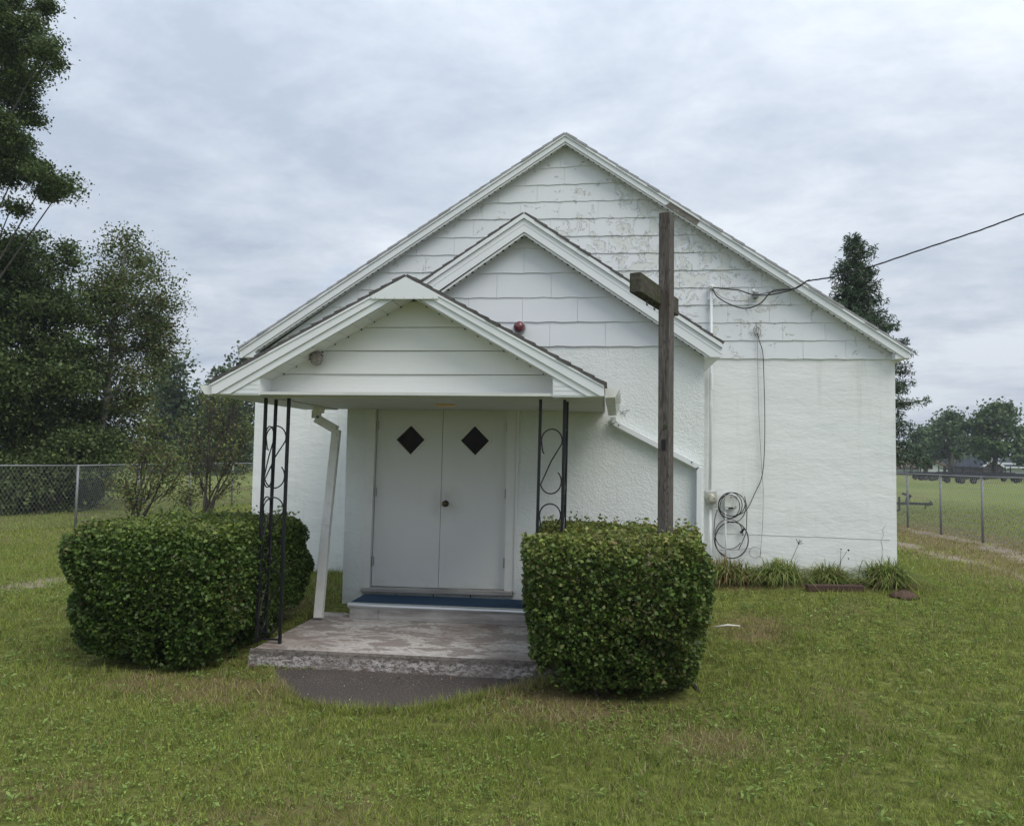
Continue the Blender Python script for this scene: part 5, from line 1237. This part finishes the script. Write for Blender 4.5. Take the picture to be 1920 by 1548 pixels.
def blades(x, y, ln, wd):
    n = len(x); z = gz(x, y)-.005; bz = (fbm(x*.8, y*.8)-.5)*.03*np.clip((y-1)/3, 0, 1)*((y > 7.2) | (np.abs(x+1.9) > 1.6)); z = z+bz
    tuft = .45*fbm(x*2.3+11, y*2.3)+.55*fbm(x*9+5, y*9); L_ = ln*(.25+1.6*tuft)*rng.uniform(.5, 1.4, n)
    ang = rng.uniform(0, 2*PI, n); lean = rng.uniform(.15, 1.35, n)
    d = np.stack([np.cos(ang)*np.sin(lean), np.sin(ang)*np.sin(lean), np.cos(lean)], 1)
    wa = rng.uniform(0, 2*PI, n); w = np.stack([np.cos(wa), np.sin(wa), np.zeros(n)], 1)*(wd*rng.uniform(.6, 1.4, n)/2)[:, None]
    B = np.stack([x, y, z], 1); V = np.stack([B-w, B+w, B+d*L_[:, None]], 1).reshape(-1, 3)
    br_ = brownness(x, y); g1 = fbm(x*.55+20, y*.55+4)[:, None]
    base = np.array([.175, .235, .046])*(1-g1)+np.array([.32, .355, .09])*g1
    base = base*(rng.uniform(.4, 1.55, (n, 1)))*(.72+.56*fbm(x*7, y*7))[:, None]
    dry = rng.random(n) < (.14+.5*br_); base[dry] = palette(int(dry.sum()), [(.36, .29, .15), (.27, .20, .11), (.42, .37, .22)], .2)
    return V, np.repeat(base, 3, 0)
Vs, Cs = [], []
for y0, y1, dn, ln, wd, hw in ((2.6, 5.2, 11500, .047, .0052, .82), (5.2, 8, 7000, .048, .007, .80), (8, 12, 2600, .058, .008, .80), (12, 38, 420, .05, .016, .85)):
    x, y = scatter(y0, y1, dn, hw); k = mask(x, y) & (rng.random(len(x)) < np.clip((38-y)/22, 0, 1)**1.5) & (fbm(x*8+2, y*8) > .24+.3*rng.random(len(x))*(y < 9)); V_, C_ = blades(x[k], y[k], ln, wd); Vs.append(V_); Cs.append(C_)
# ragged turf creeping over the rim of the apron and the foot of the slab, hedges and walls
ex, ey = [], []
rim = [(p_.x, p_.y) for p_ in patch[:15]]
for (ax0, ay0), (ax1, ay1) in zip(rim[:-1], rim[1:]):
    m_ = int(math.hypot(ax1-ax0, ay1-ay0)*1500); t_ = rng.random(m_); cl = fbm((ax0+(ax1-ax0)*t_)*6, (ay0+(ay1-ay0)*t_)*6)
    ex.append(ax0+(ax1-ax0)*t_+rng.normal(0, .03, m_)); ey.append(ay0+(ay1-ay0)*t_+rng.normal(-.06, .03, m_)+(cl-.45)*.10)
for (ax0, ay0, ax1, ay1, dn) in ((sx0-.03, YF, sx0-.03, YB, 500), (sx0-.3, YF-.03, sx0, YF-.02, 500), (mR+.02, YM, mR+.02, YM+6, 400), (mL, YM-.03, bLb, YM-.03, 500), (sx1-.3, YF-.05, sx1+.1, YF-.03, 700)):
    m_ = int(math.hypot(ax1-ax0, ay1-ay0)*dn); t_ = rng.random(m_); ex.append(ax0+(ax1-ax0)*t_+rng.normal(0, .02, m_)); ey.append(ay0+(ay1-ay0)*t_+rng.normal(0, .02, m_))
ex, ey = np.concatenate(ex), np.concatenate(ey); kk = ~inpoly(ex, ey, slab_poly); V_, C_ = blades(ex[kk], ey[kk], .075, .006); Vs.append(V_); Cs.append(C_)
V = np.concatenate(Vs); print('blades', len(V)//3)
link('lawn_grass', fast_mesh('lawn_grass', V, np.arange(len(V)).reshape(-1, 3), 3, np.concatenate(Cs)), M['grass'], kind='stuff', label='short mown green and straw-coloured lawn grass', cat='grass')
# clover and broad-leaved weeds, low in the grass, in patches
x, y = scatter(2.6, 12, 700, .82); k = mask(x, y) & (fbm(x*1.1+40, y*1.1) > .50) & (brownness(x, y) < .6) ; x, y = x[k], y[k]
Cc = []
z = gz(x, y)+.022+rng.normal(0, .006, len(x))+(fbm(x*.8, y*.8)-.5)*.03
for j in range(3): a_ = rng.uniform(0, 2*PI, len(x)); Cc.append(np.stack([x+np.cos(a_)*.010, y+np.sin(a_)*.010, z], 1))
link('clover', leaf_mesh('clover', np.concatenate(Cc), .013, [(.22, .31, .08), (.26, .35, .10), (.18, .25, .06)], .9, 1.6, .2), M['grass'], kind='stuff', label='clover and small broad-leaved weeds mixed through the lawn', cat='weeds')
x, y = scatter(2.6, 9, 16, .82); k = mask(x, y) & (brownness(x, y) < .7); x, y = x[k], y[k]; Cc = []
for j in range(6): a_ = rng.uniform(0, 2*PI, len(x)); Cc.append(np.stack([x+np.cos(a_)*.03, y+np.sin(a_)*.03, gz(x, y)+.03+rng.normal(0, .008, len(x))], 1))
link('dandelion_leaves', leaf_mesh('dandelion_leaves', np.concatenate(Cc), .042, [(.20, .28, .08), (.24, .32, .10)], .34, 1.2, .2), M['grass'], kind='stuff', label='pale broad dandelion leaves dotted through the near lawn', cat='weeds')
# dead leaves and litter under the hedges
x = np.concatenate([rng.normal(-.1, .5, 900), rng.normal(-3.7, .6, 900)]); y = np.concatenate([rng.normal(6.1, .35, 900), rng.normal(6.6, .3, 900)]); k = mask(x, y) | (rng.random(len(x)) < .3); k &= ~inpoly(x, y, slab_poly); x, y = x[k], y[k]
link('leaf_litter', leaf_mesh('leaf_litter', np.stack([x, y, gz(x, y)+.02], 1), .03, [(.16, .10, .06), (.10, .065, .04), (.22, .16, .10)], .5, 2, .3), M['grass'], kind='stuff', label='brown dead leaves and clippings under the hedges', cat='leaf litter')
# grit and pale crumbs on the apron and slab
q = MB()
for k in range(26):
    px_, py_ = random.uniform(560, 960), random.uniform(1268, 1320); g_ = G(px_, py_); r = random.uniform(.002, .005)
    if not inpoly(np.array([g_.x]), np.array([g_.y]), patch_poly)[0]: continue
    q.lathe((g_.x, g_.y, float(gz(g_.x, g_.y))+.010), (0, 0, 1), [(r, 0), (r*.8, r*.7), (r*.2, r)], 5)
q.build('grit', M['stick'], kind='stuff', label='pale crumbs of paint and grit on the dark apron', cat='grit')
# dead twigs caught in the end of the right gutter
t = thing('twig_nest', 'tuft of dead twigs caught behind the right gutter end', 'twigs', P(1166, 772, 8.1)); q = MB()
for k in range(22):
    a = P(1166+random.uniform(-5, 5), 775+random.uniform(-4, 4), 8.1); q.tube([a, a+V3(random.uniform(-.03, .07), random.uniform(-.03, .03), random.uniform(-.05, .06))], .0015, 3)
q.build('twigs', M['bark'], t)

# thin humid air over the fields
hz = bpy.data.materials.new('haze'); hz.use_nodes = True; hn = hz.node_tree.nodes; hn.clear()
ho = hn.new('ShaderNodeOutputMaterial'); pv = hn.new('ShaderNodeVolumePrincipled'); pv.inputs['Color'].default_value = (.82, .89, 1, 1); pv.inputs['Density'].default_value = .0006
hz.node_tree.links.new(pv.outputs[0], ho.inputs['Volume'])
MB().box((-640, -330, -1.2), (640, 1560, 17)).build('haze', hz, kind='stuff', label='thin humid haze over the fields')
